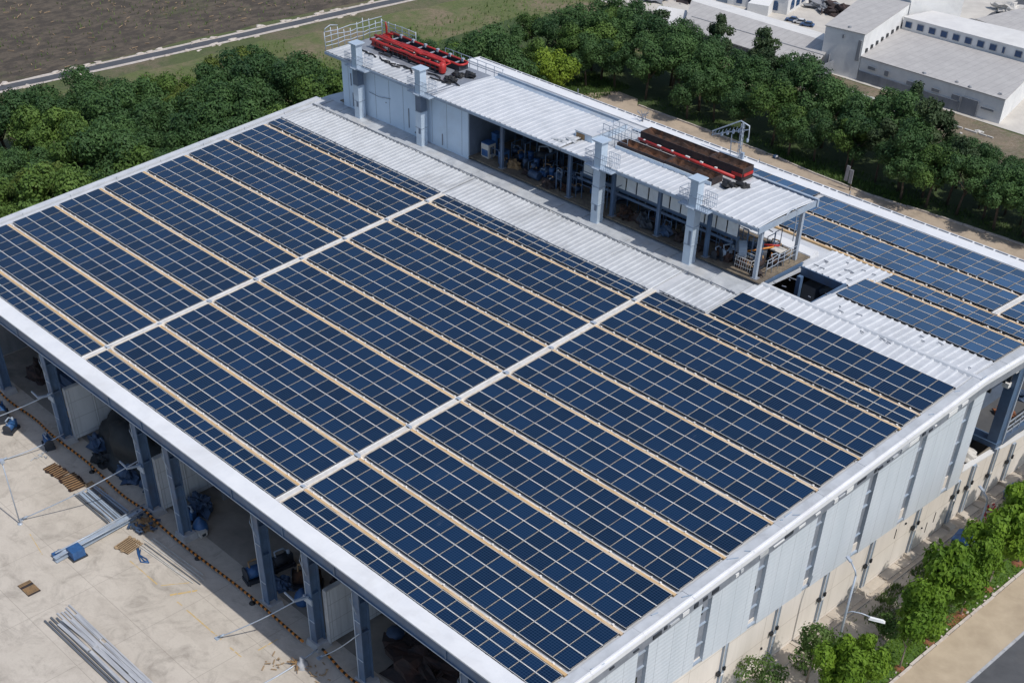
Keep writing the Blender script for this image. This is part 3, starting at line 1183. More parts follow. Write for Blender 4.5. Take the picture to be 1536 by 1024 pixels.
def array(x0, x1, y0, y1, cols, rows, label, raise_=.1):
    slope = 1 if y0 < RY else -1
    pitch = R(2.995) * slope
    t = empty('solar_array', (x0, y0, rz(y0) + .02), label, 'solar array', 'solar arrays on the factory roof')
    t.rotation_euler = (pitch, 0, 0)
    w = (x1 - x0) / cols
    d = (y1 - y0) / math.cos(pitch) / rows
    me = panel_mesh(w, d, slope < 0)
    for j in range(rows):
        for i in range(cols):
            o = obj('solar_panel', me, t, (i * w + random.uniform(-.004, .004), j * d, random.uniform(-.003, .003)))
            o.rotation_euler = (R(random.gauss(0, .3)), R(random.gauss(0, .3)), R(random.gauss(0, .15)))
    # mounting frame below the panels, coloured near-black to stand in for shade there
    mb = MB()
    for j in range(rows + 1):
        yy = min(max(j * d, .05), rows * d - .05)
        mb.box(.03, x1 - x0 - .03, yy - .03, yy + .03, -.075, -.012)
    xx = .3
    while xx < x1 - x0:
        mb.box(xx, xx + .06, .09, .15, -.165, -.0755)
        mb.box(xx, xx + .06, rows * d - .15, rows * d - .09, -.165, -.0755)
        xx += 1.06
    obj('mounting_frame', mb.mesh('mounting_frame', 'panel_edge'), t)
    return t


def tray(x0, x1, y, label, wide=.21):
    t = empty('cable_tray', (x0, y, rz(y) - .1), label, 'cable tray', 'cable trays between the solar arrays')
    z = rz(y)
    mb = MB()
    k = int((x1 - x0) / 2.6)
    for i in range(k):
        a = x0 + (x1 - x0) * i / k
        b = x0 + (x1 - x0) * (i + 1) / k - .01
        o = random.uniform(-.012, .012)
        mb.box(a, b, y - wide / 2 + o, y + wide / 2 - .05 + o, z - .13, z - .015 + random.uniform(-.01, .01))
    part('trough', mb, 'tray_tan', t)
    mb = MB()
    ragged(mb, x0, x1, lambda x: y + wide / 2 - .055, lambda x: y + wide / 2 + .02, lambda x: z - .012, lambda x: z - .14, .035, .035, .16)
    part('clip_edging', mb, 'tray_pale', t)
    mb = MB()
    x = x0 + random.uniform(.2, .8)
    while x < x1 - .2:
        mb.box(x, x + random.uniform(.05, .1), y + .05, y + .15, z - .02, z + random.uniform(.03, .07))
        x += random.uniform(.5, 1.6)
    pieces('bracket', mb, 'clip_white', t)
    return t


SP = 3.6
BAYS = [('wooded-gable bay', -.35, 17.96, 17, 20), ('middle bay', 18.5, 36.95, 17, 20), ('street-gable bay', 37.5, 55.95, 17, 19)]
for bn, x0, x1, nc, nn in BAYS:
    array(x0, x1, 2.0, 3.42, nn, 2, 'narrow two-row solar array next to the white front eave, in the ' + bn)
    for i in range(1, 9):
        y = i * SP
        tray(x0 - .1, x1 + .05, y, 'tan cable tray, %s up from the front eave, in the %s' % (ORD[i - 1], bn))
        if i < 8:
            array(x0, x1, y + .27, y + SP - .17, nc, 3, 'three-row solar array, %s wide band up from the front eave, in the %s' % (ORD[i - 1], bn))
array(-.35, 17.96, 28.8 + .27, 30.2, 18, 2, 'slim two-row solar array beside the ribbed metal strip, in the wooded-gable bay')
array(18.5, 36.95, 28.8 + .27, 30.2, 18, 2, 'slim two-row solar array beside the ribbed metal strip, in the middle bay')
array(37.5, 55.95, 28.8 + .25, 30.4, 16, 2, 'two-row solar array between two tan trays near the ridge, in the street-gable bay')
tray(41.2, 56.0, 30.55, 'tan cable tray nearest the ridge, in the street-gable bay')
array(41.35, 55.95, 30.8, 33.95, 14, 3, 'three-row solar array nearest the ridge, bordering the white ridge sheets')
# rear slope
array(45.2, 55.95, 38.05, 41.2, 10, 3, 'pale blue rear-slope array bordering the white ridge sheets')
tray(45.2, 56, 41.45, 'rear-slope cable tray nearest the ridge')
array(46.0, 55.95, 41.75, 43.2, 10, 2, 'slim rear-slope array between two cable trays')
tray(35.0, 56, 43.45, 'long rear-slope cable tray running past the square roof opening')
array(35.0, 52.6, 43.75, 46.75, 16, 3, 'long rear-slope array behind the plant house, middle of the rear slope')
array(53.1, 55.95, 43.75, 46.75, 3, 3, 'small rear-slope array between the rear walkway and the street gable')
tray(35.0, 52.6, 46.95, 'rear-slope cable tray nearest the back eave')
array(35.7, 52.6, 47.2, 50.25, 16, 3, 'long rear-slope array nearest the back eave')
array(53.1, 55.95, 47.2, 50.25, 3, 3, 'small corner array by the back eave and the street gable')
array(20.5, 35.2, 49.3, 50.5, 14, 1, 'single row of panels along the back eave behind the rusty tanks')

for i, (x, y0, y1, lab) in enumerate(((18.23, 1.97, 30.3, 'white roof walkway crossing the front slope nearer the wood'), (37.2, 1.97, 30.6, 'white roof walkway crossing the front slope nearer the street'), (52.86, 43.4, 50.3, 'short white walkway on the rear roof slope'))):
    t = empty('roof_walkway', (x, y0, rz(y0)), lab, 'walkway', 'white roof walkways')
    mb = MB()
    n = int((y1 - y0) / 1.8)
    for k in range(n):
        a = y0 + (y1 - y0) * k / n
        b = y0 + (y1 - y0) * (k + 1) / n - .015
        mb.slope_box(x - .13, x + .13, a, b, -.05, .035 + random.uniform(-.008, .008))
    part('planking', mb, 'walk_white', t)
    for s_ in (-1, 1):
        mb = MB()
        mb.slope_box(x + s_ * .17 - .025, x + s_ * .17 + .025, y0, y1, -.13, .07)
        part('side_rail', mb, 'tray_pale' if s_ > 0 else 'clip_white', t)
    mb = MB()
    for k in range(1, 9):
        if y0 < k * SP < y1:
            for q in range(4):
                mb.box(x - .2 + random.uniform(0, .3), x + .1 + random.uniform(0, .12), k * SP - .1, k * SP + random.uniform(0, .14), rz(k * SP), rz(k * SP) + .06 + q * .02)
    if mb.v:
        part('junction', mb, 'rail_grey', t)
mb = MB()
mb.slope_box(-1.3, 56.6, 50.6, 52.05, -.16, -.02)
part('rear_eave_flashing', mb, 'eave_white', fac)
mb = MB()
x = -1
while x < 56:
    w = random.uniform(.3, 1.1)
    mb.slope_box(x, x + w, 51.75, 51.84, -.02, .045)
    if random.random() < .12:
        mb.box(x, x + .05, 51.7, 51.75, rz(51.7), rz(51.7) + random.uniform(.2, .5))
    x += w + random.uniform(.05, .2)
part('rear_eave_clips', mb, 'louvre', fac)

# ------------------------------------------------------------------ rooftop plant house
ph = empty('plant_house', (20, 38, RZ - .05), 'long plant house along the roof ridge, half walled and half open', 'building')
FR = 35.3
ZT = 5.5
mb = MB()
mb.box(.6, 41.45, 35.35, 40.5, RZ + .03, RZ + .1)
part('deck', mb, 'dust_floor', ph)
mb = MB()
mb.box(1.15, 15.35, FR, FR + .12, RZ - .1, 5.2)
part('front_wall', mb, 'pale_wall', ph)
mb = MB()
mb.box(1.1, 1.2, FR + .12, 40.4, RZ - .3, 5.2)
part('end_wall', mb, 'pale_wall', ph)
mb = MB()
mb.box(1.2, 26, 40.3, 40.42, RZ - .3, 5.2)
part('rear_wall', mb, 'grey_wall', ph)
mb = MB()
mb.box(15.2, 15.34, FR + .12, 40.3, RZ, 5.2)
part('inner_partition', mb, 'duct_dark', ph)  # inner face coloured dark in place of the interior shade
mb = MB()
for q in range(9):
    x = 1.9 + q * 1.6
    mb.box(x, x + .02, FR - .012, FR - .001, RZ, 5.1)
for (x, z0, z1) in ((2.2, 3.5, 4.4), (2.35, 2.0, 3.0), (6.3, 3.3, 3.36), (8.9, 2.2, 3.6), (9.6, 2.0, 2.1), (12.6, 2.0, 2.8)):
    mb.box(x, x + .06, FR - .06, FR - .001, z0, z1)
mb.tube([(4.4, FR - .04, 3.6), (5.6, FR - .05, 3.55), (6.9, FR - .05, 3.75)], .02, 5)
pieces('wall_pipe', mb, 'louvre', ph)
# roof pieces
mb = MB()
mb.box(-.25, 12.1, FR - .38, 40.6, ZT - .16, ZT)
part('roof_deck', mb, 'louvre', ph)


def flat(z, curve=0, y0=35, y1=40.5):
    return lambda y: z + curve * math.sin(math.pi * min(max((y - y0) / (y1 - y0), 0), 1))


part('roof_sheet', ribbed(-.25, 12.05, FR - .38, 37.2, .5, ZT + .01, .03, flat(0), .03), 'grey_metal', ph)
part('roof_sheet', ribbed(12.15, 24.75, FR - .42, 40.5, .5, ZT, .03, flat(0, .08), .02), 'white_metal', ph)
part('roof_sheet', ribbed(24.9, 36.4, FR - .42, 37.4, .5, ZT, .03, flat(0), .02), 'white_metal', ph)
part('roof_sheet', ribbed(36.5, 41.1, FR - .42, 40.4, .55, ZT, .035, flat(0, .12), .02), 'white_metal', ph)
mb = MB()
mb.box(24.8, 36.45, 37.42, 40.6, ZT - .2, ZT - .05)
mb.box(12.2, 24.7, FR - .3, 40.4, ZT - .17, ZT - .07)
mb.box(24.9, 36.4, FR - .3, 37.38, ZT - .17, ZT - .07)
mb.box(36.55, 41.0, FR - .3, 40.3, ZT - .17, ZT - .07)
pieces('roof_lining', mb, 'dull_metal', ph)
mb = MB()
for a, b in ((-.25, 12.1), (12.1, 24.8), (24.85, 36.45), (36.5, 41.12)):
    mb.box(a, b - .02, FR - .48, FR - .421, ZT - .2, ZT - .01)
pieces('front_gutter', mb, 'steel_light', ph)
mb = MB()
mb.box(41.12, 41.2, FR - .44, 40.5, ZT - .34, ZT + .02)
mb.box(40.9, 41.119, FR - .2, 40.4, ZT - .35, ZT - .18)
part('end_gutter', mb, 'steel_light', ph)
mb = MB()
mb.box(12.3, 24.6, 40.6, 41.1, ZT - .45, ZT - .05)
mb.box(12.3, 24.6, 41.1, 41.2, ZT - .6, ZT + .1)
mb.box(36.4, 41.2, 40.62, 40.8, ZT - .4, ZT + .06)
mb.box(25.9, 36.4, 40.7, 41.0, ZT - .5, ZT - .0)
pieces('rear_gutter', mb, 'steel_light', ph)
mb = MB()
mb.box(-.2, 12.1, 40.7, 42.0, ZT - 1.4, ZT - 1.2)
mb.box(12.1, 41, 41.3, 42.2, 1.2, 1.6)
part('rear_ledge', mb, 'eave_white', ph)
# posts
for x in (18.45, 25.0, 28.95, 32.9, 36.95, 40.85):
    mb = MB()
    mb.box(x - .1, x + .1, 35.6, 35.8, RZ, ZT - .2)
    mb.box(x - .12, x - .08, 35.57, 35.6, RZ, ZT - .2)
    p = part('post', mb, 'steel_blue' if x < 40 else 'rail_grey', ph)
    mb = MB()
    mb.box(x - .22, x + .22, 35.5, 35.92, RZ + .1, RZ + .14)
    part('base_plate', mb, 'louvre', p)
for x, y in ((41.0, 39.5), (41.0, 37.2)):
    mb = MB()
    if y > 38:
        mb.box(x - .11, x + .11, y - .11, y + .11, RZ, ZT - .2)
        part('post', mb, 'rail_grey', ph)
for x in (21, 27.0, 30.9, 34.9, 38.9):
    mb = MB()
    mb.box(x - .08, x + .08, 38.6, 38.76, RZ, ZT - .2)
    part('post', mb, 'dark_steel', ph)
mb = MB()
mb.box(15.4, 41, 35.6, 35.75, ZT - .55, ZT - .35)
mb.box(25, 38.5, 36.7, 36.9, 3.22, 3.45)
mb.box(25, 38.3, 36.45, 36.52, 3.04, 3.2)
for x in (16.8, 20, 23.3, 27, 31, 35, 39):
    mb.box(x - .06, x + .06, 35.8, 40.2, ZT - .5, ZT - .25)
pieces('beam', mb, 'steel_blue', ph)
mb = MB()
x = 25.4
while x < 38.0:
    w = random.uniform(.7, .95)
    if random.random() < .88:
        dz = random.uniform(-.06, .06)
        mb.hexa([(x, 36.6, 3.5), (x + w, 36.6, 3.5), (x + w, 36.66, 3.5), (x, 36.66, 3.5)], [(x + .02, 36.6, 4.3 + dz), (x + w - .02, 36.6, 4.3 - dz), (x + w, 36.66, 4.3 - dz), (x, 36.66, 4.3 + dz)])
    x += w + .12
mb.box(15.6, 24.6, 40.2, 40.28, 3.6, 4.6)
pieces('hanging_panel', mb, 'panel_white', ph)
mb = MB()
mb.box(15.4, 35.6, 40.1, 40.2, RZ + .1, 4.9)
part('rear_shade_sheet', mb, 'dark_steel', ph)  # near-black sheet stands in for the shade at the back of the bays
mb = MB()
for q in range(70):
    x = random.uniform(15.6, 40.5)
    y = random.uniform(36.2, 39.9)
    z = ZT - random.uniform(.3, .6)
    mb.tube([(x, y, z), (x + random.uniform(.4, 1.6), y + random.uniform(-.3, .3), z - random.uniform(0, .5))], .03, 5)
pieces('roof_pipe', mb, 'dark_steel', ph)
t = empty('pipe_rack', (28, 37, RZ + .1), 'thin dark frames and uprights crowding the open plant house bays', 'frame')
mb = MB()
for q in range(92):
    x, y = random.uniform(16.2, 40.6), random.uniform(35.95, 39.4)
    h = random.uniform(.5, 1.9)
    z = RZ + .1
    mb.bar((x, y, z), (x, y, z + h), .04, .04)
    a = random.choice((0, 1))
    l = random.uniform(.4, 1.2)
    e = (x + l * (1 - a), y + l * a)
    mb.bar((x, y, z + h), (e[0], e[1], z + h), .04, .04)
    mb.bar((x, y, z + h * .5), (e[0], e[1], z + h * .5), .03, .03)
    mb.bar((e[0], e[1], z), (e[0], e[1], z + h), .04, .04)
pieces('upright', mb, 'steel_blue', t)
mb = MB()
for x0 in (15.6, 18.6, 25.2, 29.1, 33.1, 37.1):
    mb.bar((x0, 35.68, ZT - .42), (x0 + 1.0, 35.68, ZT - .25), .04, .06)
    for q in range(6):
        mb.bar((x0 + q * .5, 35.72, ZT - .58), (x0 + q * .5 + .25, 35.72, ZT - .22), .035, .035)
        mb.bar((x0 + q * .5 + .25, 35.72, ZT - .22), (x0 + q * .5 + .5, 35.72, ZT - .58), .035, .035)
pieces('truss_bar', mb, 'steel_blue', t)

# roof duct where the roof steps
t = empty('roof_duct', (25, 38.5, ZT), 'stepped white sheet-metal duct across the plant house roof', 'duct')
mb = MB()
mb.box(24.2, 25.7, 36.9, 37.5, ZT - .1, ZT + .42)
mb.box(25.1, 25.7, 37.5, 40.4, ZT - .1, ZT + .4)
part('casing', mb, 'duct_metal', t)
mb = MB()
mb.box(24.15, 25.75, 36.86, 37.54, ZT + .42, ZT + .48)
mb.box(25.05, 25.75, 37.545, 40.5, ZT + .4, ZT + .46)
part('cover', mb, 'white_metal', t)
mb = MB()
mb.box(24.3, 25.05, 36.87, 36.899, ZT - .02, ZT + .35)
part('grille', mb, 'rust_pale', t)
for q, (x, y) in enumerate(((24.0, 35.6), (24.4, 36.2))):
    mb = MB()
    mb.blob((x, y, ZT + .03), (.5, .22, .1), 4 + q, .6)
    thing('debris_heap', mb, 'dull_metal', (x, y, ZT), ('low grey debris heap on the plant house roof edge', 'low grey debris heap beside the stepped roof duct')[q], 'debris')

# ventilation shafts
def shaft(x, y, label):
    w = .29
    z0 = RZ - .15
    zt = 7.1
    t = empty('ventilation_shaft', (x, y, z0), label, 'ventilation shaft', 'square ventilation shafts along the plant house')
    mb = MB()
    zc = [z0, 3.0, 4.15, 5.3, 6.05, zt - .12]
    for k in range(5):
        e = .01 * (k % 2)
        mb.box(x - w - e, x + w + e, y - w - e, y + w + e, zc[k], zc[k + 1] - .012, 1 if k == 2 and x < 12 else 0)
    part('casing', mb, ['duct_metal', 'duct_dark'], t)
    mb = MB()
    for k in range(1, 5):
        mb.box(x - w - .03, x + w + .03, y - w - .03, y + w + .03, zc[k] - .03, zc[k] + .02)
    part('joint_band', mb, 'steel_light', t)
    mb = MB()
    mb.hexa([(x - w - .03, y - w - .03, zt - .12), (x + w + .03, y - w - .03, zt - .12), (x + w + .03, y + w + .03, zt - .12), (x - w - .03, y + w + .03, zt - .12)],
            [(x - w - .16, y - w - .16, zt - .02), (x + w + .16, y - w - .16, zt - .02), (x + w + .16, y + w + .16, zt - .02), (x - w - .16, y + w + .16, zt - .02)])
    mb.box(x - w - .16, x + w + .16, y - w - .16, y + w + .16, zt - .02, zt + .05)
    part('cap', mb, 'duct_metal', t)
    mb = MB()
    mb.box(x + w, x + w + 1.0, y - w - .1, y + .5, 5.36, 5.42)
    mb.box(x - w - .75, x - w - .02, y - w - .1, y + .4, 5.36, 5.42)
    mb.box(x - w - .02, x + w, y - w - .25, y - w - .02, 5.36, 5.42)
    p = part('platform', mb, 'steel_light', t)
    zf = 5.42
    for xa, xb in ((x + w + .05, x + w + .98), (x - w - .73, x - w - .05)):
        mb = MB()
        n = 6
        for k in range(n + 1):
            xx = xa + (xb - xa) * k / n
            mb.bar((xx, y - w - .08, zf), (xx, y - w - .08, zf + .95), .018, .018)
            mb.bar((xx, y + .45, zf), (xx, y + .45, zf + .95), .018, .018)
        for z in (.35, .65, .95):
            mb.bar((xa, y - w - .08, zf + z), (xb, y - w - .08, zf + z), .022, .022)
            mb.bar((xa, y + .45, zf + z), (xb, y + .45, zf + z), .022, .022)
        xe = xb if xa > x else xa
        for z in (.35, .65, .95):
            mb.bar((xe, y - w - .08, zf + z), (xe, y + .45, zf + z), .022, .022)
        part('railing', mb, 'rail_grey', p)
    mb = MB()
    mb.box(x + .02, x + .2, y - w - .04, y - w - .011, 2.6 if x < 30 else 3.0, 3.0 if x < 30 else 3.9)
    part('hatch', mb, 'duct_dark', t)
    return t


shaft(3.85, 34.72, 'square metal shaft at the walled end of the plant house')
shaft(11.0, 34.72, 'square metal shaft with dark collar beside the red machines')
shaft(28.5, 34.72, 'square pale shaft in front of the rusty tanks, open bays beside it')
shaft(36.4, 34.72, 'square pale shaft nearest the open end frame')

# guard rail at the end of the plant house roof
t = empty('roof_guard_rail', (-.3, 37.8, ZT), 'tangled pale pipe railing round the wooded end of the plant house roof', 'railing')
mb = MB()
for k in range(10):
    y = 34.95 + k * .62
    mb.tube([(-.22, y, ZT), (-.22, y + random.uniform(-.05, .05), ZT + 1.35 + .25 * math.sin(k * 1.3))], .03, 6)
for k in range(6):
    mb.tube([(-.2 + k * .8, 40.55, ZT), (-.2 + k * .8, 40.55, ZT + 1.1)], .03, 6)
pieces('post', mb, 'rail_grey', t)
mb = MB()
for z in (.35, .65, .95, 1.3):
    pts = [(-.22 + random.uniform(-.06, .06), 34.95 + k * .62, ZT + z + random.uniform(-.07, .07)) for k in range(10)]
    mb.tube(pts, .03, 6)
    mb.tube([(-.2 + k * .8, 40.55, ZT + z * .8 + random.uniform(-.04, .04)) for k in range(6)], .025, 6)
mb.tube([(-.25, 34.95, ZT + 1.3), (-.2, 35.0, ZT + 1.6), (-.2, 35.5, ZT + 1.75), (-.2, 36.2, ZT + 1.6)], .035, 6)
pieces('rail', mb, 'rail_grey', t)
t = empty('roof_guard_rail', (10.5, 41, ZT), 'thin pale railing behind the red machines on the plant house roof', 'railing')
mb = MB()
for k in range(8):
    mb.tube([(6.0 + k * .9, 41.6, ZT - 1.2), (6.0 + k * .9, 41.6, ZT + .25)], .025, 6)
pieces('post', mb, 'rail_grey', t)
mb = MB()
for z in (.25, -.2):
    mb.tube([(6, 41.6, ZT + z), (12.4, 41.6, ZT + z)], .025, 6)
pieces('rail', mb, 'rail_grey', t)

# red machines
t = empty('red_conveyor', (5.5, 38.4, ZT), 'long red tubular conveyor frame on the plant house roof, box-sided', 'conveyor', 'red machines on the roof')
mb = MB()
mb.box(1.7, 9.2, 38.1, 38.75, ZT + .12, ZT + .5)
part('dark_body', mb, 'scrap_dark', t)
mb = MB()
for y, z in ((37.95, .62), (38.9, .66), (38.42, .78)):
    pts = [(1.5 + k * .5, y + .03 * math.sin(k * 1.7), ZT + z + .02 * math.sin(k)) for k in range(17)]
    mb.tube(pts, .105, 8)
mb.tube([(1.6, 37.95, ZT + .28), (3.4, 37.9, ZT + .25)], .07, 6)
for q in range(4):
    mb.tube([(2.6 + q, 38.15 + q * .12, ZT + .74), (4.4 + q, 38.3 + q * .1, ZT + .78 + .02 * q), (6.2 + q * .8, 38.2 + q * .13, ZT + .76)], .05, 6)
mb.tube([(2.0, 38.0, ZT + .3), (5, 37.96, ZT + .42), (9.2, 38.0, ZT + .3)], .045, 6)
mb.tube([(6.0, 37.93, ZT + .34), (7.6, 37.93, ZT + .3)], .07, 6)
for k in range(6):
    x = 1.6 + k * 1.6
    mb.tube([(x, 37.97, ZT + .6), (x, 38.9, ZT + .64)], .05, 6)
mb.box(1.6, 2.9, 37.98, 38.08, ZT + .15, ZT + .58)
mb.lathe((9.45, 38.2, ZT + .12), [(.26, 0), (.3, .3), (.26, .62), (.12, .7)], 12)
part('red_tube_frame', mb, 'red_paint', t)
mb = MB()
for k in range(8):
    mb.box(1.9 + k, 2.0 + k, 37.9, 39.0, ZT, ZT + .12)
for k in range(14):
    mb.box(2.0 + k * .53, 2.1 + k * .53, 37.93, 37.97, ZT + .12, ZT + .5)
pieces('support', mb, 'dark_steel', t)
mb = MB()
for k in range(9):
    mb.box(2.9 + random.uniform(0, 6), 3.1 + random.uniform(0, 6), 38.5, 38.7, ZT + .5, ZT + .6)
mb = MB()
mb.box(3.0, 3.7, 37.95, 38.0, ZT + .3, ZT + .48)
for k in range(5):
    x = 3 + k * 1.3
    mb.box(x, x + .22, 38.55, 38.7, ZT + .5, ZT + .68)
pieces('fitting', mb, 'clip_white', t)
t = empty('red_conveyor', (5.7, 40.1, ZT), 'long open trough with a U-shaped red rim, behind the box-sided one', 'conveyor', 'red machines on the roof')
mb = MB()
mb.box(1.4, 9.9, 39.45, 39.5, ZT, ZT + .42)
mb.box(1.4, 9.9, 40.3, 40.35, ZT, ZT + .42)
mb.box(9.85, 9.9, 39.5, 40.3, ZT, ZT + .42)
mb.box(1.4, 9.85, 39.5, 40.3, ZT + .02, ZT + .1)
part('trough', mb, 'dark_steel', t)
mb = MB()
mb.tube([(1.1, 40.34, ZT + .5), (4, 40.36, ZT + .46), (7, 40.34, ZT + .47), (9.9, 40.33, ZT + .45), (10.05, 40.1, ZT + .45), (10.05, 39.7, ZT + .45), (9.9, 39.47, ZT + .45), (7.2, 39.46, ZT + .46), (3.4, 39.48, ZT + .46)], .08, 8)
part('red_rim', mb, 'red_paint', t)
mb = MB()
for k in range(6):
    mb.box(2 + k * 1.4, 2.1 + k * 1.4, 39.5, 40.3, ZT + .3, ZT + .36)
    mb.box(2.3 + k * 1.4, 2.5 + k * 1.4, 40.2, 40.4, ZT + .4, ZT + .62)
pieces('cross_bar', mb, 'rail_grey', t)
t = empty('red_lift_arm', (.9, 40.2, ZT), 'short upright red arm at the end of the red machines', 'lift arm')
mb = MB()
mb.tube([(.75, 40.2, ZT), (.72, 40.2, ZT + .9), (.7, 40.15, ZT + 1.2)], .11, 8, r2=.05)
mb.box(.45, 1.15, 40.0, 40.4, ZT, ZT + .3)
mb.tube([(.8, 40.2, ZT + .35), (1.5, 40.35, ZT + .45)], .09, 8)
part('arm', mb, 'red_paint', t)
for k in range(14):
    mb = MB()
    x = 1.6 + k * .72
    y = random.uniform(36.6, 37.7)
    mb.tube([(x, y, ZT + .1), (x + .6, y + random.uniform(-.3, .3), ZT + .08), (x + 1.3, y + random.uniform(-.3, .3), ZT + .1)], .05, 6)
    thing('roof_hose', mb, 'black_rubber', (x, y, ZT), 'black hose lying on the roof in front of the red conveyor', 'hose', 'black hoses by the red machines')
for k, (x, y) in enumerate(((10.6, 38.7), (11.2, 39.3), (10.9, 37.7), (36.2, 38.2), (36.9, 38.7))):
    mb = MB()
    mb.blob((x, y, ZT + .12), (.55, .35, .2), 20 + k, .4)
    thing('rubber_coil', mb, 'black_rubber', (x, y, ZT), 'black rubber heap lying near the %s' % ('red conveyor end' if k < 3 else 'rusty tanks end'), 'rubber heap', 'black rubber heaps on the plant house roof')

# rusty tanks
def tank(x0, x1, y0, y1, h, label, plinth, seed):
    t = empty('rusty_tank', ((x0 + x1) / 2, (y0 + y1) / 2, ZT - .05), label, 'tank', 'rusty open tanks on the roof')
    z0 = ZT - .05
    mb = MB()
    nx, ny = 26, 8
    vs = []
    for j in range(ny + 1):
        for i in range(nx + 1):
            x = x0 + (x1 - x0) * i / nx
            y = y0 + (y1 - y0) * j / ny
            e = min(i, nx - i, 2 * j, 2 * (ny - j))
            z = z0 + h + (0 if e == 0 else -.2 + .3 * mnoise.noise(Vector((x * 2.6, y * 2.6, seed))) + .1 * mnoise.noise(Vector((x * 8, y * 8, seed))))
            vs.append((x, y, z))
    fs = [(j * (nx + 1) + i, j * (nx + 1) + i + 1, (j + 1) * (nx + 1) + i + 1, (j + 1) * (nx + 1) + i) for j in range(ny) for i in range(nx)]
    mb.add(vs, fs)
    part('fill', mb, 'rust', t)
    mb = MB()
    for a in ((x0 - .03, x1 + .03, y0 - .03, y0 + .02), (x0 - .03, x1 + .03, y1 - .02, y1 + .03), (x0 - .03, x0 + .02, y0 + .02, y1 - .02), (x1 - .02, x1 + .03, y0 + .02, y1 - .02)):
        mb.box(*a, z0, z0 + h + .02)
    part('casing', mb, 'scrap_dark', t)
    if plinth:
        mb = MB()
        mb.box(x0 - .05, x1 + .02, y0 - .16, y0 - .04, z0, z0 + .26)
        for q in range(4):
            mb.box(x0 + q, x0 + q + .3, y0 - .19, y0 - .161, z0 + .05, z0 + .2)
        part('plinth', mb, 'duct_metal', t)
    return t


tank(27.4, 31.4, 37.55, 38.5, .42, 'low rusty tank with pale plinth at the shaft end of the front pair', 1, 3)
tank(31.5, 35.3, 37.6, 38.6, .42, 'low rusty tank with pale plinth, open-frame end of the front pair', 1, 5)
tank(27.7, 33.4, 39.5, 40.5, .72, 'long dark rusty tank at the back, taller than the front pair', 0, 7)
tank(33.5, 36.2, 39.45, 40.5, .78, 'short dark rusty tank at the back with a red band', 0, 9)
t = empty('red_pipe', (31.5, 39, ZT), 'straight red pipe running between the rusty tanks', 'pipe')
mb = MB()
mb.tube([(27.8, 39.1, ZT + .35), (31, 39.08, ZT + .3), (35.9, 39.05, ZT + .28)], .1, 8)
mb.box(35.4, 36.22, 39.38, 39.44, ZT + .25, ZT + .42)
mb.box(36.24, 36.3, 39.5, 40.45, ZT + .25, ZT + .42)
part('pipe', mb, 'red_paint', t)
mb = MB()
for k in range(6):
    mb.box(28.3 + k * 1.2, 28.4 + k * 1.2 + random.uniform(0, .25), 39.02, 39.13, ZT + .36, ZT + .44)
    mb.box(28.6 + k * 1.2, 28.65 + k * 1.2, 39.0, 39.16, ZT - .05, ZT + .25)
pieces('collar', mb, 'clip_white', t)

# tall tubular frame on roof in front of the tanks
t = empty('pipe_scaffold', (26.8, 36.6, ZT), 'thin pale pipe scaffold on the roof beside the rusty tanks', 'scaffold')
mb = MB()
for i in range(5):
    for j in range(2):
        x, y = 25.9 + i * .55, 37.7 + j * 1.0
        mb.tube([(x, y, ZT - .05), (x + random.uniform(-.04, .04), y, ZT + 1.15)], .022, 5)
for j in range(2):
    for z in (.4, .8, 1.15):
        mb.tube([(25.9, 37.7 + j, ZT + z), (28.1, 37.7 + j, ZT + z + random.uniform(-.08, .08))], .02, 5)
for i in range(5):
    mb.tube([(25.9 + i * .55, 37.7, ZT + 1.1), (25.9 + i * .55, 38.7, ZT + 1.15)], .02, 5)
part('pipes', mb, 'rail_grey', t)

# lattice mast on the back eave
t = empty('lattice_mast', (27.4, 51.3, rz(51.3)), 'pale lattice mast with a long drooping arm on the back eave', 'mast')
mb = MB()
zb = rz(51.3) - .05
for dx, dy in ((-.1, -.1), (.1, -.1), (.1, .1), (-.1, .1)):
    mb.bar((27.35 + dx, 51.3 + dy, zb), (27.3 + dx * .7, 51.3 + dy * .7, 3.5), .045, .045)
for k in range(9):
    z = zb + k * .28
    mb.bar((27.25, 51.2, z), (27.45, 51.4, z + .28), .03, .03)
    mb.bar((27.45, 51.2, z), (27.25, 51.4, z + .28), .03, .03)
mb.bar((26.55, 51.3, zb), (26.45, 51.3, 2.5), .05, .05)
mb.bar((26.45, 51.3, 2.0), (27.3, 51.3, 2.1), .04, .04)
part('tower', mb, 'rail_grey', t)
mb = MB()
mb.tube([(24.7, 51.3, 1.9), (24.7, 51.3, 2.25), (25.9, 51.3, 2.95), (27.1, 51.3, 3.65), (27.9, 51.3, 3.5), (27.95, 51.3, 2.7), (27.9, 51.3, 2.5)], .05, 6)
mb.tube([(24.75, 51.3, 2.0), (26.2, 51.3, 2.6), (27.9, 51.3, 3.25)], .04, 6)
for k in range(9):
    a = k / 9
    mb.tube([(24.9 + 2.8 * a, 51.3, 2.1 + 1.15 * a), (24.9 + 2.8 * a + .12, 51.3, 2.35 + 1.2 * a)], .025, 5)
part('arm', mb, 'rail_grey', t)
mb = MB()
for k in range(4):
    mb.box(25.5 + k * .5, 25.62 + k * .5, 51.22, 51.38, 2.15 + k * .22, 2.4 + k * .22)
mb.lathe((27.9, 51.3, 2.35), [(.08, 0), (.1, .2), (.04, .3)], 8)
mb.box(27.5, 27.75, 51.2, 51.4, zb, zb + .5)
pieces('insulator', mb, 'steel_light', t)
t = empty('roof_aerial', (17.9, 51.3, rz(51.3)), 'small dark branching aerial on the back eave', 'aerial')
mb = MB()
mb.tube([(17.9, 51.3, rz(51.3) - .05), (17.9, 51.3, 1.6)], .07, 6)
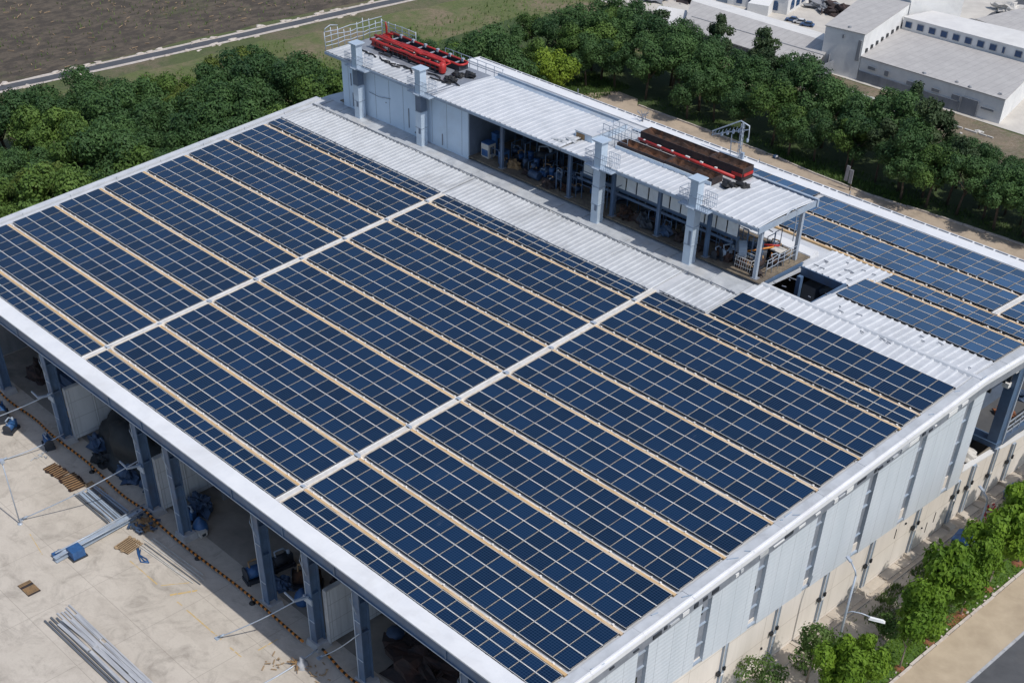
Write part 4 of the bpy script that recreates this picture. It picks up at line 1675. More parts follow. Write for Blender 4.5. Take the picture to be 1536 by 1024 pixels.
for k in range(14):
    a = random.uniform(0, 6.28)
    mb.tube([(17.9, 51.3, 1.1 + k * .04), (17.9 + math.cos(a) * .5, 51.3 + math.sin(a) * .4, 1.5 + random.uniform(0, .4))], .02, 4)
part('branches', mb, 'louvre', t)

# ------------------------------------------------------------------ clutter inside the plant house
DK = RZ + .1


def drum(loc, mname, label, group, lying=False):
    t = empty('drum', loc, label, 'drum', group)
    mb = MB()
    x, y, z = loc
    if lying:
        mb.tube([(x - .42, y, z + .28), (x - .2, y, z + .28), (x + .2, y, z + .28), (x + .42, y, z + .28)], .28, 12)
    else:
        mb.lathe(loc, [(.2, 0), (.21, .02), (.21, .2), (.225, .22), (.21, .24), (.21, .44), (.225, .46), (.21, .48), (.21, .64), (.2, .66)], 12)
    part('shell', mb, mname, t)
    mb = MB()
    if lying:
        mb.tube([(x + .42, y, z + .28), (x + .45, y, z + .28)], .29, 12)
    else:
        mb.lathe((x, y, z + .66), [(.22, 0), (.22, .03), (.05, .035)], 12)
    part('rim', mb, mname, t)
    return t


def cabinet(x, y, z, w, d, h, mname, mtop, label, cat='cabinet', group=None, rot=0):
    t = empty('machine_cabinet', (x, y, z), label, cat, group)
    t.rotation_euler = (0, 0, rot)

    def p(nm, mb, mm):
        return obj(nm, mb.mesh(nm, mm), t)
    mb = MB()
    mb.box(-w / 2, w / 2, -d / 2, d / 2, .08, h)
    mb.box(-w / 2 + .05, w / 2 - .05, -d / 2 + .05, d / 2 - .05, 0, .08)
    p('body', mb, mname)
    mb = MB()
    mb.box(-w / 2 - .02, w / 2 + .02, -d / 2 - .02, d / 2 + .02, h, h + .05)
    p('top', mb, mtop)
    mb = MB()
    mb.box(-w / 2 + .06, w / 2 - .06, -d / 2 - .02, -d / 2 - .001, .15, h * .6)
    p('door', mb, mtop)
    mb = MB()
    mb.box(w / 2 + .001, w / 2 + .02, -d / 4, d / 4, h * .3, h * .8)
    p('vent', mb, 'dark_steel')
    return t


def engine(x, y, z, s, mname, label, seed, group=None, cat='machine'):
    """a squat machine: bed, drum body, motor, pipes"""
    rr = random.Random(seed)
    t = empty('workshop_machine', (x, y, z), label, cat, group)
    t.rotation_euler = (0, 0, rr.uniform(0, 3))

    def p(nm, mb, mm):
        return obj(nm, mb.mesh(nm, mm), t)
    mb = MB()
    mb.box(-s * .6, s * .6, -s * .3, s * .3, 0, s * .18)
    for a in (-.5, .5):
        mb.box(a * s - .05, a * s + .05, -s * .36, s * .36, 0, s * .25)
    p('bed', mb, 'dark_steel')
    mb = MB()
    mb.tube([(-s * .5, 0, s * .45), (-s * .1, 0, s * .45), (s * .25, 0, s * .45)], s * .28, 12)
    mb.box(s * .25, s * .55, -s * .2, s * .2, s * .18, s * .7)
    p('body', mb, mname)
    mb = MB()
    mb.tube([(-s * .3, 0, s * .7), (-s * .3, .1 * s, s * .95), (s * .2, .15 * s, s * .95), (s * .45, 0, s * .7)], s * .05, 6)
    mb.lathe((s * .4, 0, s * .7), [(s * .1, 0), (s * .1, s * .15), (s * .05, s * .2)], 8)
    p('pipework', mb, 'rust_pale' if seed % 2 else 'steel_light')
    mb = MB()
    mb.tube([(-s * .56, 0, s * .45), (-s * .5, 0, s * .45)], s * .33, 12)
    p('flywheel', mb, 'dark_steel')
    return t


cabinet(16.35, 36.35, DK, .75, .7, 1.0, 'cream', 'blue_plastic', 'cream and blue cabinet just past the end of the plant house wall')
cabinet(16.4, 37.1, DK, .5, .5, 1.5, 'blue_plastic', 'blue_plastic', 'narrow blue cabinet behind the cream and blue one')
cabinet(18.0, 36.3, DK, .4, .7, .9, 'blue_plastic', 'blue_grey', 'small blue cabinet between the wall end and the first plant house post')
gd = 'blue drums among the plant house machinery'
for k, (x, y) in enumerate(((19.6, 36.9), (20.2, 37.4), (20.6, 36.7), (22.0, 37.1), (23.4, 37.9), (19.0, 38.0), (22.6, 38.3))):
    drum((x, y, DK), 'blue_plastic' if k % 2 else 'blue_grey', 'dull blue drum standing among machinery in the open plant house bays', gd)
drum((21.3, 36.1, DK), 'blue_grey', 'blue-grey drum lying at the open edge of the plant house', None, True)
drum((26.2, 37.2, DK), 'blue_plastic', 'blue drum lying beyond the second plant house post', None, True)
engine(21.6, 37.0, DK, .85, 'blue_grey', 'large blue-grey machine in the middle of the open plant house bay', 1)
engine(23.1, 36.8, DK, .95, 'blue_grey', 'large blue-grey machine beside the second plant house post', 2)
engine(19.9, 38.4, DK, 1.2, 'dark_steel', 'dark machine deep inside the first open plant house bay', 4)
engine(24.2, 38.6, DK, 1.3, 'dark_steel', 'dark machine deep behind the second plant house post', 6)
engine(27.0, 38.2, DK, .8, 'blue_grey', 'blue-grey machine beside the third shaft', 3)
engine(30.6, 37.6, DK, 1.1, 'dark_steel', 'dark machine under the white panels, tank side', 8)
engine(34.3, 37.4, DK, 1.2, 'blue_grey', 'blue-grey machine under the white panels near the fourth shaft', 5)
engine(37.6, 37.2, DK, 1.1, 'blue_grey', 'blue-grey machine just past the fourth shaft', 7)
for k, (x, y, w, h, mm, lab) in enumerate(((18.9, 36.4, .5, .35, 'rust_pale', 'yellow-brown scrap heap at the foot of the first plant house post'),
                                          (20.8, 36.4, .7, .3, 'scrap_dark', 'dark scrap heap at the front of the first open bay'),
                                          (22.9, 35.95, .55, .35, 'scrap_dark', 'dark scrap heap below the large blue-grey machine'),
                                          (24.2, 36.3, .5, .3, 'rust', 'rusty scrap heap near the second plant house post'),
                                          (31.5, 38.6, 1.0, .5, 'scrap_dark', 'wide dark scrap heap under the white panels'),
                                          (35.6, 38.2, .8, .5, 'scrap_dark', 'dark scrap heap behind the fourth shaft'),
                                          (37.9, 36.6, .6, .5, 'rust', 'rusty scrap heap between the last shaft and the open end'),
                                          (39.3, 38.6, .8, .5, 'scrap_dark', 'dark scrap heap at the back of the open end frame'))):
    mb = MB()
    mb.blob((x, y, DK + h * .3), (w, w * .7, h), 40 + k, .6, flat=.3)
    for q in range(7):
        a = random.uniform(0, 6.28)
        mb.bar((x + math.cos(a) * w * .3, y + math.sin(a) * w * .3, DK + h), (x + math.cos(a + 1) * w, y + math.sin(a + 1) * w * .7, DK + random.uniform(.1, h)), .05, .04)
    thing('scrap_heap', mb, mm, (x, y, DK), lab, 'scrap heap')
for k in range(16):
    x = 17.6 + (k % 8) * 1.0 + random.uniform(-.3, .3)
    y = (37.7 if k < 8 else 36.5) + random.uniform(-.35, .5)
    engine(x, y, DK, random.uniform(.45, .75), random.choice(('blue_grey', 'dark_steel', 'dark_steel', 'blue_plastic')), 'small machine packed among the drums in the open plant house bays', 60 + k, 'small machines in the plant house')
for k in range(8):
    engine(28 + k * 1.15 + random.uniform(-.3, .3), 38.2 + random.uniform(-.8, .8), DK, random.uniform(.6, .95), random.choice(('dark_steel', 'scrap_dark', 'blue_grey')), 'small dark machine in the gloom under the white panels', 80 + k, 'small machines under the white panels')
for k in range(13):
    x = 29.6 + (k % 10) * 1.2 + random.uniform(-.35, .35)
    if 36.0 < x < 37.1:
        x += 1.1
    y = random.uniform(35.95, 36.5)
    mb = MB()
    h = random.uniform(.22, .5)
    mb.blob((x, y, DK + h * .3), (random.uniform(.3, .55), random.uniform(.25, .4), h), 190 + k, .6, flat=.3)
    for q in range(5):
        a = random.uniform(0, 6.28)
        mb.bar((x, y, DK + h * random.uniform(.5, 1.4)), (x + math.cos(a) * .6, y + math.sin(a) * .3, DK + random.uniform(.05, .7)), .05, .05)
    thing('scrap_heap', mb, random.choice(('scrap_dark', 'blue_grey', 'rust', 'dark_steel')), (x, y, DK), 'small heap of dark parts along the open floor edge below the white panels', 'scrap heap', 'small heaps along the plant house floor edge')
for k, (x, y, sz, mm, lab) in enumerate(((38.0, 36.5, .9, 'steel_light', 'pale machine beside the large steel ring'), (40.2, 36.9, .8, 'scrap_dark', 'dark machine behind the white wire cage'), (40.6, 37.9, .75, 'rust', 'rusty machine by the wavy guard rail'), (38.6, 38.3, 1.0, 'blue_grey', 'blue-grey machine behind both steel rings'), (37.5, 36.2, .7, 'rust', 'small rusty machine next to the last pale shaft'), (39.6, 39.2, .9, 'dark_steel', 'dark machine at the back of the open end'))):
    engine(x, y, DK, sz, mm, lab, 210 + k)
# big open rings and frames at the open end
for k, (x, y, r, lab) in enumerate(((38.75, 36.9, .62, 'large open steel ring standing in the open end frame'), (39.7, 37.7, .5, 'smaller open steel ring behind the large one'))):
    mb = MB()
    n = 22
    for q in range(n):
        a, b = 2 * math.pi * q / n, 2 * math.pi * (q + 1) / n
        mb.bar((x + r * math.cos(a) * .7, y + r * math.cos(a) * -.7, DK + r + r * math.sin(a)), (x + r * math.cos(b) * .7, y - r * math.cos(b) * .7, DK + r + r * math.sin(b)), .5, .05)
    thing('steel_ring', mb, 'steel_light' if k == 0 else 'dark_steel', (x, y, DK), lab, 'ring')
t = empty('wire_cage', (39.6, 36.4, DK), 'low white wire cage at the corner of the open end', 'cage')
mb = MB()
for k in range(8):
    x = 39.0 + k * .17
    for y in (36.0, 36.8):
        mb.bar((x, y, DK), (x + .05, y, DK + .75), .02, .02)
for z in (.2, .5, .75):
    for y in (36.0, 36.8):
        mb.bar((39.0, y, DK + z), (40.25, y, DK + z), .025, .025)
    for x in (39.0, 40.25):
        mb.bar((x, 36, DK + z), (x, 36.8, DK + z), .025, .025)
part('bars', mb, 'clip_white', t)
mb = MB()
mb.blob((39.6, 36.4, DK + .2), (.5, .3, .25), 61, .6)
part('contents', mb, 'rust_pale', t)
t = empty('red_trestle', (39.8, 37.4, DK), 'red and orange trestle inside the open end frame', 'trestle')
mb = MB()
mb.tube([(38.9, 36.6, DK + .7), (39.6, 37.2, DK + .9), (40.4, 37.9, DK + 1.15)], .05, 6, 0)
mb.tube([(39.7, 37.7, DK + 1.1), (40.6, 38.2, DK + 1.2)], .07, 6, 1)
for (x, y) in ((38.95, 36.65), (40.35, 37.85)):
    mb.bar((x - .2, y, DK), (x, y, DK + .75), .05, .05)
    mb.bar((x + .2, y, DK), (x, y, DK + .75), .05, .05)
part('frame', mb, ['orange', 'red_paint'], t)
cabinet(40.4, 38.5, DK, .7, .7, .75, 'scrap_dark', 'cream', 'dark box with pale lid at the back corner of the open end')
t = empty('end_guard_rail', (41, 38, DK), 'wavy pale guard rail across the open end frame', 'railing')
mb = MB()
for k in range(6):
    y = 36.4 + k * .6
    mb.tube([(41.1, y, DK), (41.1 + random.uniform(-.05, .05), y, DK + 1.0)], .022, 5)
for z in (.45, .75, 1.0):
    mb.tube([(41.1, 36.4 + k * .3, DK + z + random.uniform(-.06, .06)) for k in range(11)], .02, 5)
mb.tube([(41.15, 37.3, ZT - .5), (41.2, 37.5, ZT + .1), (41.2, 38.0, ZT + .3), (41.2, 38.5, ZT + .1), (41.15, 38.7, ZT - .9), (41.15, 38.7, 3.5)], .035, 6)
part('pipes', mb, 'rail_grey', t)
t = empty('yard_skip', (41.4, 41.7, -3.0), 'pale machine hood glimpsed down the square roof opening', 'machine')
mb = MB()
mb.box(40.9, 41.9, 41.2, 42.2, -1.3, -.3)
mb.bar((41.9, 41.7, -.6), (42.9, 42.3, -.1), .35, .3)
mb.bar((42.9, 42.3, -.1), (43.0, 42.3, .5), .25, .25)
part('hood', mb, 'steel_light', t)
mb = MB()
mb.box(41.0, 41.8, 41.3, 42.1, -3.0, -1.3)
part('leg', mb, 'steel_blue', t)
t['label'] = 'pale machine hood glimpsed down the square roof opening'
t.name = 'hooded_machine'

# open corner contents
mb = MB()
mb.blob((54.9, 39.4, -5.6), (1.3, .8, .7), 71, .25)
thing('white_bag', mb, 'cream', (54.9, 39.4, -5.6), 'large off-white sack in the open corner behind the boundary wall', 'sack')
for k, (x, y, mm, lab) in enumerate(((54.9, 44.6, 'red_mulch', 'red-brown heap on the mezzanine by the corner post'), (53.5, 38.2, 'scrap_dark', 'dark scrap heap inside the open factory corner'), (54.4, 47.0, 'blue_grey', 'blue-grey sheeting heap on the mezzanine further from the corner post'))):
    mb = MB()
    mb.blob((x, y, -4.95), (.6, .5, .3), 75 + k, .6, flat=.5)
    thing('scrap_heap', mb, mm, (x, y, -5.0), lab, 'heap')
t = empty('floodlight', (55.8, 41.3, .2), 'pair of white floodlights on the dark corner post', 'floodlight')
mb = MB()
mb.box(55.7, 56.2, 40.95, 41.28, -.1, .15)
mb.box(55.6, 56.0, 40.95, 41.28, -1.2, -.9)
pieces('lamp_housing', mb, 'clip_white', t)
mb = MB()
mb.box(55.85, 55.95, 41.1, 41.3, -1.0, .3)
part('bracket', mb, 'dark_steel', t)

# ------------------------------------------------------------------ front bays and yard
mb = MB()
mb.blob((17.2, 5.9, GZ + .3), (4.6, 3.0, 2.7), 5, .16, n=22, flat=.1)
mb.sm = [True] * len(mb.f)
thing('tarpaulin_heap', mb, 'black_tarp', (17.2, 6.6, GZ), 'huge heap under black tarpaulin filling the bay beside the partition wall', 'tarpaulin heap')
for k, (x, y, w, h, lab) in enumerate(((18.3, 3.3, .9, .55, 'dark blue bundle at the foot of the black tarpaulin heap'), (20.4, 3.6, .8, .7, 'dark blue bundle between the tarpaulin heap and the column'), (24.2, 4.6, .9, .7, 'blue bundle behind the paired columns'), (38.0, 6.6, 1.0, 1.5, 'blue-grey bundle behind the partition wall column'))):
    mb = MB()
    mb.blob((x, y, GZ + h * .4), (w, w * .8, h), 81 + k, .5, flat=.4)
    thing('bundle', mb, 'blue_grey', (x, y, GZ), lab, 'bundle')
for k, (x, y, lab) in enumerate(((25.9, 3.4, 'blue sack leaning behind the slim column by the partition wall'), (35.4, 3.9, 'bright blue sack on the floor near the middle columns'))):
    mb = MB()
    mb.lathe((x, y, GZ), [(.42, 0), (.5, .25), (.42, .6), (.2, .9), (.08, 1.05)], 9)
    thing('sack', mb, 'blue_plastic', (x, y, GZ), lab, 'sack')
cabinet(26.3, 3.2, GZ, .55, .5, .35, 'cream', 'cream', 'low pale box under the blue sack by the slim column', 'box')
mb = MB()
mb.blob((28.2, 7.6, GZ + .7), (1.8, 1.1, 1.0), 90, .3, flat=.7)
thing('tarpaulin_heap', mb, 'black_tarp', (28.2, 7.6, GZ), 'smaller black tarpaulin heap deep in the bay behind the slim column', 'tarpaulin heap')
drum((30.0, 7.4, GZ), 'alu_dark', 'grey drum lying beside the smaller tarpaulin heap', None, True)
engine(31.9, 3.3, GZ, 1.35, 'blue_plastic', 'blue-grey machine on the floor beside the middle column', 11)
engine(32.0, 5.0, GZ, 1.2, 'dark_steel', 'dark machine behind the blue-grey one near the middle column', 12)
engine(34.4, 5.0, GZ, 1.5, 'rust', 'rusty machine between the middle column and the partition column', 13)
engine(24.4, 3.5, GZ, 1.0, 'blue_plastic', 'small blue machine behind the slim column', 14)
engine(20.2, 5.6, GZ, 1.0, 'blue_plastic', 'small blue machine in the dark beside the tarpaulin heap', 16)
mb = MB()
mb.blob((44.4, 5.2, GZ + .4), (2.3, 1.6, .9), 101, .6, n=12, flat=.4)
for q in range(22):
    a = random.uniform(0, 6.28)
    r = random.uniform(.5, 2.2)
    mb.bar((44.4 + math.cos(a) * r, 5.2 + math.sin(a) * r * .7, GZ + random.uniform(.4, 1.2)), (44.4 + math.cos(a + .6) * r, 5.2 + math.sin(a + .6) * r * .7, GZ + random.uniform(.2, 1.3)), .1, .06)
thing('scrap_heap', mb, 'scrap_dark', (44.4, 5.2, GZ), 'dark rusty scrap heap on the floor of the bay nearest the street', 'scrap heap')
mb = MB()
mb.blob((50.2, 6.4, GZ + .4), (1.4, 1.0, .8), 102, .6, flat=.4)
thing('scrap_heap', mb, 'scrap_dark', (50.2, 6.4, GZ), 'smaller dark scrap heap beside the one nearest the street', 'scrap heap')
mb = MB()
mb.lathe((41.6, 5.6, GZ), [(.4, 0), (.55, .5), (.5, .9), (.1, 1.0)], 9)
thing('sack', mb, 'blue_grey', (41.6, 5.6, GZ), 'grey-blue sack behind the tall column next to the white partition', 'sack')
for k, (x, y, w, h, mm, lab) in enumerate(((15.4, 2.9, .8, .35, 'black_tarp', 'black sheet trailing from the huge tarpaulin heap onto the floor'), (13.9, 3.6, .9, .6, 'blue_grey', 'blue-grey bundle between the partition wall and the tarpaulin heap'), (10.0, 4.6, 1.2, .8, 'blue_grey', 'dark blue bundle behind the second column from the wood'), (3.6, 5.2, 1.2, 1.0, 'scrap_dark', 'dark heap in front of the parked truck'), (33.4, 3.9, .7, .35, 'blue_grey', 'low blue-grey bundle at the foot of the middle column'), (36.6, 6.4, 1.2, .9, 'scrap_dark', 'dark heap behind the rusty machine'))):
    mb = MB()
    mb.blob((x, y, GZ + h * .35), (w, w * .75, h), 170 + k, .5, flat=.35)
    for q in range(6):
        a = random.uniform(0, 6.28)
        mb.bar((x + math.cos(a) * w * .4, y + math.sin(a) * w * .4, GZ + h), (x + math.cos(a + 1) * w * .9, y + math.sin(a + 1) * w * .7, GZ + .05), .06, .05)
    thing('bundle', mb, mm, (x, y, GZ), lab, 'bundle')
# dark truck-like machine in the first bay
t = empty('loader_truck', (7.6, 6, GZ), 'dark blue truck parked in the shade of the bay nearest the wood', 'truck')
mb = MB()
mb.box(5.2, 9.6, 4.9, 7.0, GZ + .8, GZ + 1.2)
mb.box(7.0, 9.6, 5.0, 6.9, GZ + 1.2, GZ + 1.9)
part('chassis', mb, 'blue_grey', t)
mb = MB()
mb.hexa([(5.2, 4.9, GZ + 1.2), (6.8, 4.9, GZ + 1.2), (6.8, 7, GZ + 1.2), (5.2, 7, GZ + 1.2)], [(5.5, 5.0, GZ + 2.6), (6.8, 5.0, GZ + 2.7), (6.8, 6.9, GZ + 2.7), (5.5, 6.9, GZ + 2.6)])
cabp = part('cab', mb, 'blue_grey', t)
mb = MB()
mb.box(5.7, 6.6, 4.88, 4.93, GZ + 1.8, GZ + 2.4)
part('window', mb, 'glass_dark', cabp)
for x in (5.9, 8.8):
    for y in (4.9, 6.8):
        mb = MB()
        mb.tube([(x, y - .15, GZ + .5), (x, y + .25, GZ + .5)], .5, 14)
        w = part('wheel', mb, 'black_rubber', t)
        mb = MB()
        mb.tube([(x, y - .17, GZ + .5), (x, y - .155, GZ + .5)], .24, 10)
        part('rim', mb, 'steel_light', w)
for k, (x, y, lab) in enumerate(((9.9, 3.4, 'dark blue pump on the floor beside the second column from the wood'), (11.5, 1.2, 'bright blue pump in front of the second column from the wood'), (6.4, .6, 'blue machine at the yard edge of the bay nearest the wood'), (8.2, .3, 'small blue pump on sunlit concrete near the wood end'))):
    engine(x, y, GZ, .95 if k != 2 else 1.3, 'blue_plastic' if k != 0 else 'blue_grey', lab, 21 + k, cat='pump')
# barrier chain
t = empty('barrier_chain', (3, 2, GZ), 'orange and black beaded barrier chain stretched along the open front', 'chain')
pts = []
for x0, y0, x1, y1 in ((3.6, 1.85, 11.6, 1.8), (11.6, 1.8, 22.2, 1.75), (22.2, 1.75, 38.6, 1.7), (39.8, 1.9, 46.5, 2.0)):
    L = math.hypot(x1 - x0, y1 - y0)
    n = int(L / .2)
    for k in range(n):
        u = k / n
        pts.append((x0 + (x1 - x0) * u, y0 + (y1 - y0) * u + .12 * math.sin(u * 7 + x0), GZ + .32 + .22 * (2 * u - 1) ** 2))
mb = MB()
for k, p in enumerate(pts):
    mb.box(p[0] - .1, p[0] + .1, p[1] - .055, p[1] + .055, p[2] - .055, p[2] + .055, k % 2)
part('beaded_chain', mb, ['orange', 'black_rubber'], t)
for x in (16, 28, 33.5, 43.2):
    mb = MB()
    mb.lathe((x, 1.75, GZ), [(.2, 0), (.2, .05), (.03, .07), (.03, .4)], 8)
    part('stand', mb, 'black_rubber', t)


# guy wires and poles
def wire(a, b, label, r=.035, name='guy_wire', cat='cable', m='rail_grey'):
    t = empty(name, b, label, cat, 'guy wires of the factory front' if name == 'guy_wire' else None)
    mb = MB()
    a = Vector(a)
    b = Vector(b)
    pts = [a + (b - a) * (k / 8) - Vector((0, 0, .16 * math.sin(math.pi * k / 8))) for k in range(9)]
    mb.tube(pts, r, 6)
    part('strand', mb, m, t)
    mb = MB()
    d = (b - a).normalized()
    mb.tube([b - d * .5, b - d * .15], r * 1.9, 6)
    mb.box(b.x - .12, b.x + .12, b.y - .12, b.y + .12, GZ, GZ + .08)
    part('anchor', mb, 'steel_light', t)


wire((12.1, 2.1, -5.05), (5.75, -2.2, GZ + .06), 'guy wire from high on the column nearest the wood end')
wire((12.2, 2.1, -8.1), (10.9, -2.0, GZ + .06), 'guy wire low at the foot of the column nearest the wood end')
wire((22.1, 2.1, -5.2), (17.5, -4.1, GZ + .06), 'guy wire from the paired columns down to the thin pole')
wire((38.4, 2.1, -5.55), (34.6, -1.4, GZ + .06), 'guy wire from the bracket beside the third partition wall')
wire((43.1, 2.1, -5.1), (39.7, 1.75, GZ + .06), 'short guy wire beside the street-end partition wall')
t = empty('thin_pole', (17.8, -4.3, GZ), 'thin pale pole standing alone on the sunlit yard', 'pole')
mb = MB()
mb.tube([(17.8, -4.3, GZ), (17.85, -4.3, -6.5), (17.88, -4.3, -4.3)], .04, 6)
part('shaft', mb, 'rail_grey', t)
mb = MB()
mb.lathe((17.8, -4.3, GZ), [(.16, 0), (.16, .06), (.05, .1)], 8)
mb.box(17.7, 18.0, -4.42, -4.18, -4.45, -4.25)
part('fittings', mb, 'rail_grey', t)
# steel girder with blue winch
t = empty('steel_girder', (22.2, -1, GZ), 'blue-grey steel girder lying across the yard from the paired columns', 'girder')
mb = MB()
for z in (.06, .34):
    mb.bar((22.6, -4.6, GZ + z), (22.15, 2.0, GZ + z + .15), .3, .05)
mb.bar((22.6, -4.6, GZ + .2), (22.15, 2.0, GZ + .35), .05, .26)
part('beam', mb, 'steel_light', t)
mb = MB()
mb.tube([(22.4, -4.4, GZ + .5), (22.3, -2, GZ + .52), (22.0, 2.0, GZ + .62)], .05, 6)
mb.tube([(22.75, -4.3, GZ + .42), (22.5, 1.9, GZ + .55)], .035, 6)
part('conduit', mb, 'rail_grey', t)
t = empty('blue_winch', (22.6, -3.6, GZ), 'bright blue winch box beside the long steel girder', 'winch')
mb = MB()
mb.box(22.55, 23.3, -3.75, -2.95, GZ + .1, GZ + .62)
mb.box(22.0, 22.5, -4.5, -4.1, GZ + .05, GZ + .3)
part('housing', mb, 'blue_plastic', t)
mb = MB()
mb.tube([(22.1, -4.1, GZ + .28), (22.6, -3.5, GZ + .34)], .14, 8)
part('drum', mb, 'steel_light', t)
mb = MB()
mb.box(22.45, 23.35, -3.85, -2.85, GZ, GZ + .1)
part('base_plate', mb, 'dark_steel', t)
t = empty('scrap_machine', (23.2, 1.6, GZ), 'dark jumble of machine parts beside the paired columns footing', 'machine parts')
mb = MB()
for q in range(16):
    x, y = random.uniform(22.5, 24.0), random.uniform(.2, 2.0)
    mb.bar((x, y, GZ + random.uniform(.05, .4)), (x + random.uniform(-.5, .5), y + random.uniform(-.4, .4), GZ + random.uniform(.05, .5)), .14, .1)
pieces('bar', mb, 'blue_grey', t)
mb = MB()
mb.blob((23.2, 1.2, GZ + .1), (.6, .5, .25), 131, .6)
part('lump', mb, 'rust_pale', t)


# bar stock
def bars(name, n, x0, x1, y0, y1, mat_a, mat_b, label, group, w, h, skew=0, tiers=1, lift=0):
    for k in range(n):
        u = (k % max(1, n // tiers)) / max(1, n // tiers - 1)
        tier = k // max(1, n // tiers)
        y = y0 + (y1 - y0) * u + random.uniform(-.03, .03)
        a = x0 + random.uniform(0, .5) + tier * .3
        b = x1 - random.uniform(0, .9)
        z = GZ + h / 2 + .01 + tier * h * 1.02 + lift
        s_ = skew + random.uniform(-.12, .12)
        mb = MB()
        mb.bar((a, y, z), (b, y + s_, z + random.uniform(0, .01)), w, h)
        mb.bar((a - .01, y, z), (a + .02, y + s_ * .01, z), w * .7, h * .7)
        thing(name, mb, mat_a if random.random() < .65 else mat_b, (a, y, GZ), label, 'metal bar', group)


bars('steel_pipe', 12, 17.4, 22.1, -.35, 1.05, 'steel_light', 'alu_dark', 'blue-grey steel bar in the stack by the paired columns, edge of the eave shadow', 'steel bars by the paired columns', .1, .12)
bars('steel_pipe', 6, 24.2, 30.2, -.2, .85, 'cream', 'alu_dark', 'pale loose bar lying along the edge of the eave shadow', 'loose pale bars by the eave shadow', .06, .06, .35)
bars('metal_plank', 9, 26.6, 38.5, -7.7, -6.0, 'alu_dark', 'alu', 'long grey metal plank in the stack out on the open yard', 'metal planks on the open yard', .10, .12, 0, 1)
for x0, x1 in ((27.4, 31.2), (30.6, 35.5), (33.8, 39)):
    bars('metal_plank', 4, x0, x1, -7.35 + random.uniform(0, .3), -6.2, 'alu', 'alu', 'long grey metal plank in the stack out on the open yard', 'metal planks on the open yard', .19, .06, .08, 1, .12)
for k, (x, y, w, d, a, mm, lab) in enumerate(((14.4, .1, 1.5, .9, .1, 'rust_pale', 'rusty orange grating lying nearest the blue pump'), (16.2, .25, 1.7, 1.1, -.06, 'rust_pale', 'larger rusty orange grating against the steel bar stack'), (17.9, .95, 1.8, .5, .02, 'timber', 'narrow brown board beside the steel bar stack'), (24.2, -.6, 1.1, 1.2, .2, 'rust', 'dark rusty mat at the end of the loose pale bars'))):
    t = empty('yard_grating', (x, y, GZ), lab, 'grating')
    t.rotation_euler = (0, 0, a)
    mb = MB()
    mb.box(-w / 2, w / 2, -d / 2, d / 2, .02, .07)
    obj('plate', mb.mesh('plate', mm), t)
    mb = MB()
    for q in range(8):
        x_ = -w / 2 + w * q / 7
        mb.box(x_ - .03, x_ + .03, -d / 2 - .02, d / 2 + .02, .071, .12)
    for q in range(5):
        mb.blob((random.uniform(-w / 2, w / 2), random.choice((-d / 2, d / 2)), .08), (.14, .09, .08), q + 7 * k, .5, n=5)
    obj('battens', mb.mesh('battens', 'rust' if k < 2 else 'timber'), t)
mb = MB()
for q in range(3):
    mb.tube([(24.6 + q * .2, -.3, GZ + .05), (25.2 + q * .1, -.6, GZ + .05), (26.0, -.9 + q * .2, GZ + .05), (26.4, -.6, GZ + .05)], .04, 6)
thing('blue_hose', mb, 'blue_plastic', (25.5, -.6, GZ), 'short blue hose curled beside the loose pale bars', 'hose')
t = empty('drain_grate', (23.6, -6.9, GZ), 'dark broken drain grate set in the open yard', 'drain grate')
mb = MB()
mb.box(23.0, 24.3, -7.3, -6.5, GZ + .005, GZ + .02)
part('pit', mb, 'scrap_dark', t)
mb = MB()
for q in range(12):
    if q not in (3, 4):
        mb.box(23.02 + q * .1, 23.07 + q * .1, -7.28, -6.52, GZ + .021, GZ + .05)
pieces('bar', mb, 'rust_pale', t)
t = empty('broken_bollard', (39.6, .6, GZ), 'broken yellow-brown post base with straw at the corner of the chain', 'post base')
mb = MB()
mb.lathe((39.6, .7, GZ), [(.35, 0), (.3, .3), (.14, .4), (.12, .7)], 9)
part('stump', mb, 'footing', t)
mb = MB()
for q in range(40):
    a = random.uniform(0, 6.28)
    r = random.uniform(.2, .75)
    mb.bar((39.4, .5, GZ + .25), (39.4 + math.cos(a) * r, .5 + math.sin(a) * r * .7, GZ + random.uniform(.03, .3)), .03, .03)
part('straw', mb, 'rust_pale', t)
wire((39.4, 1.9, -8.6), (39.2, -2.4, GZ + .05), 'pale pipe lying out from the broken post base', .05, 'yard_pipe', 'pipe')
for k, (x, y) in enumerate(((12.2, .2), (38.2, -.2), (40.6, .9))):
    mb = MB()
    for q in range(12):
        xx, yy = x + random.gauss(0, .35), y + random.gauss(0, .3)
        mb.bar((xx, yy, GZ + .05), (xx + random.uniform(-.3, .3), yy + random.uniform(-.3, .3), GZ + random.uniform(.03, .2)), .06, .04)
    thing('timber_litter', mb, ('dull_metal', 'timber', 'timber')[k], (x, y, GZ), ('scattered offcuts in front of the blue pump', 'scattered offcuts where the eave shadow meets the guy wire', 'scattered offcuts behind the broken post base')[k], 'offcuts')

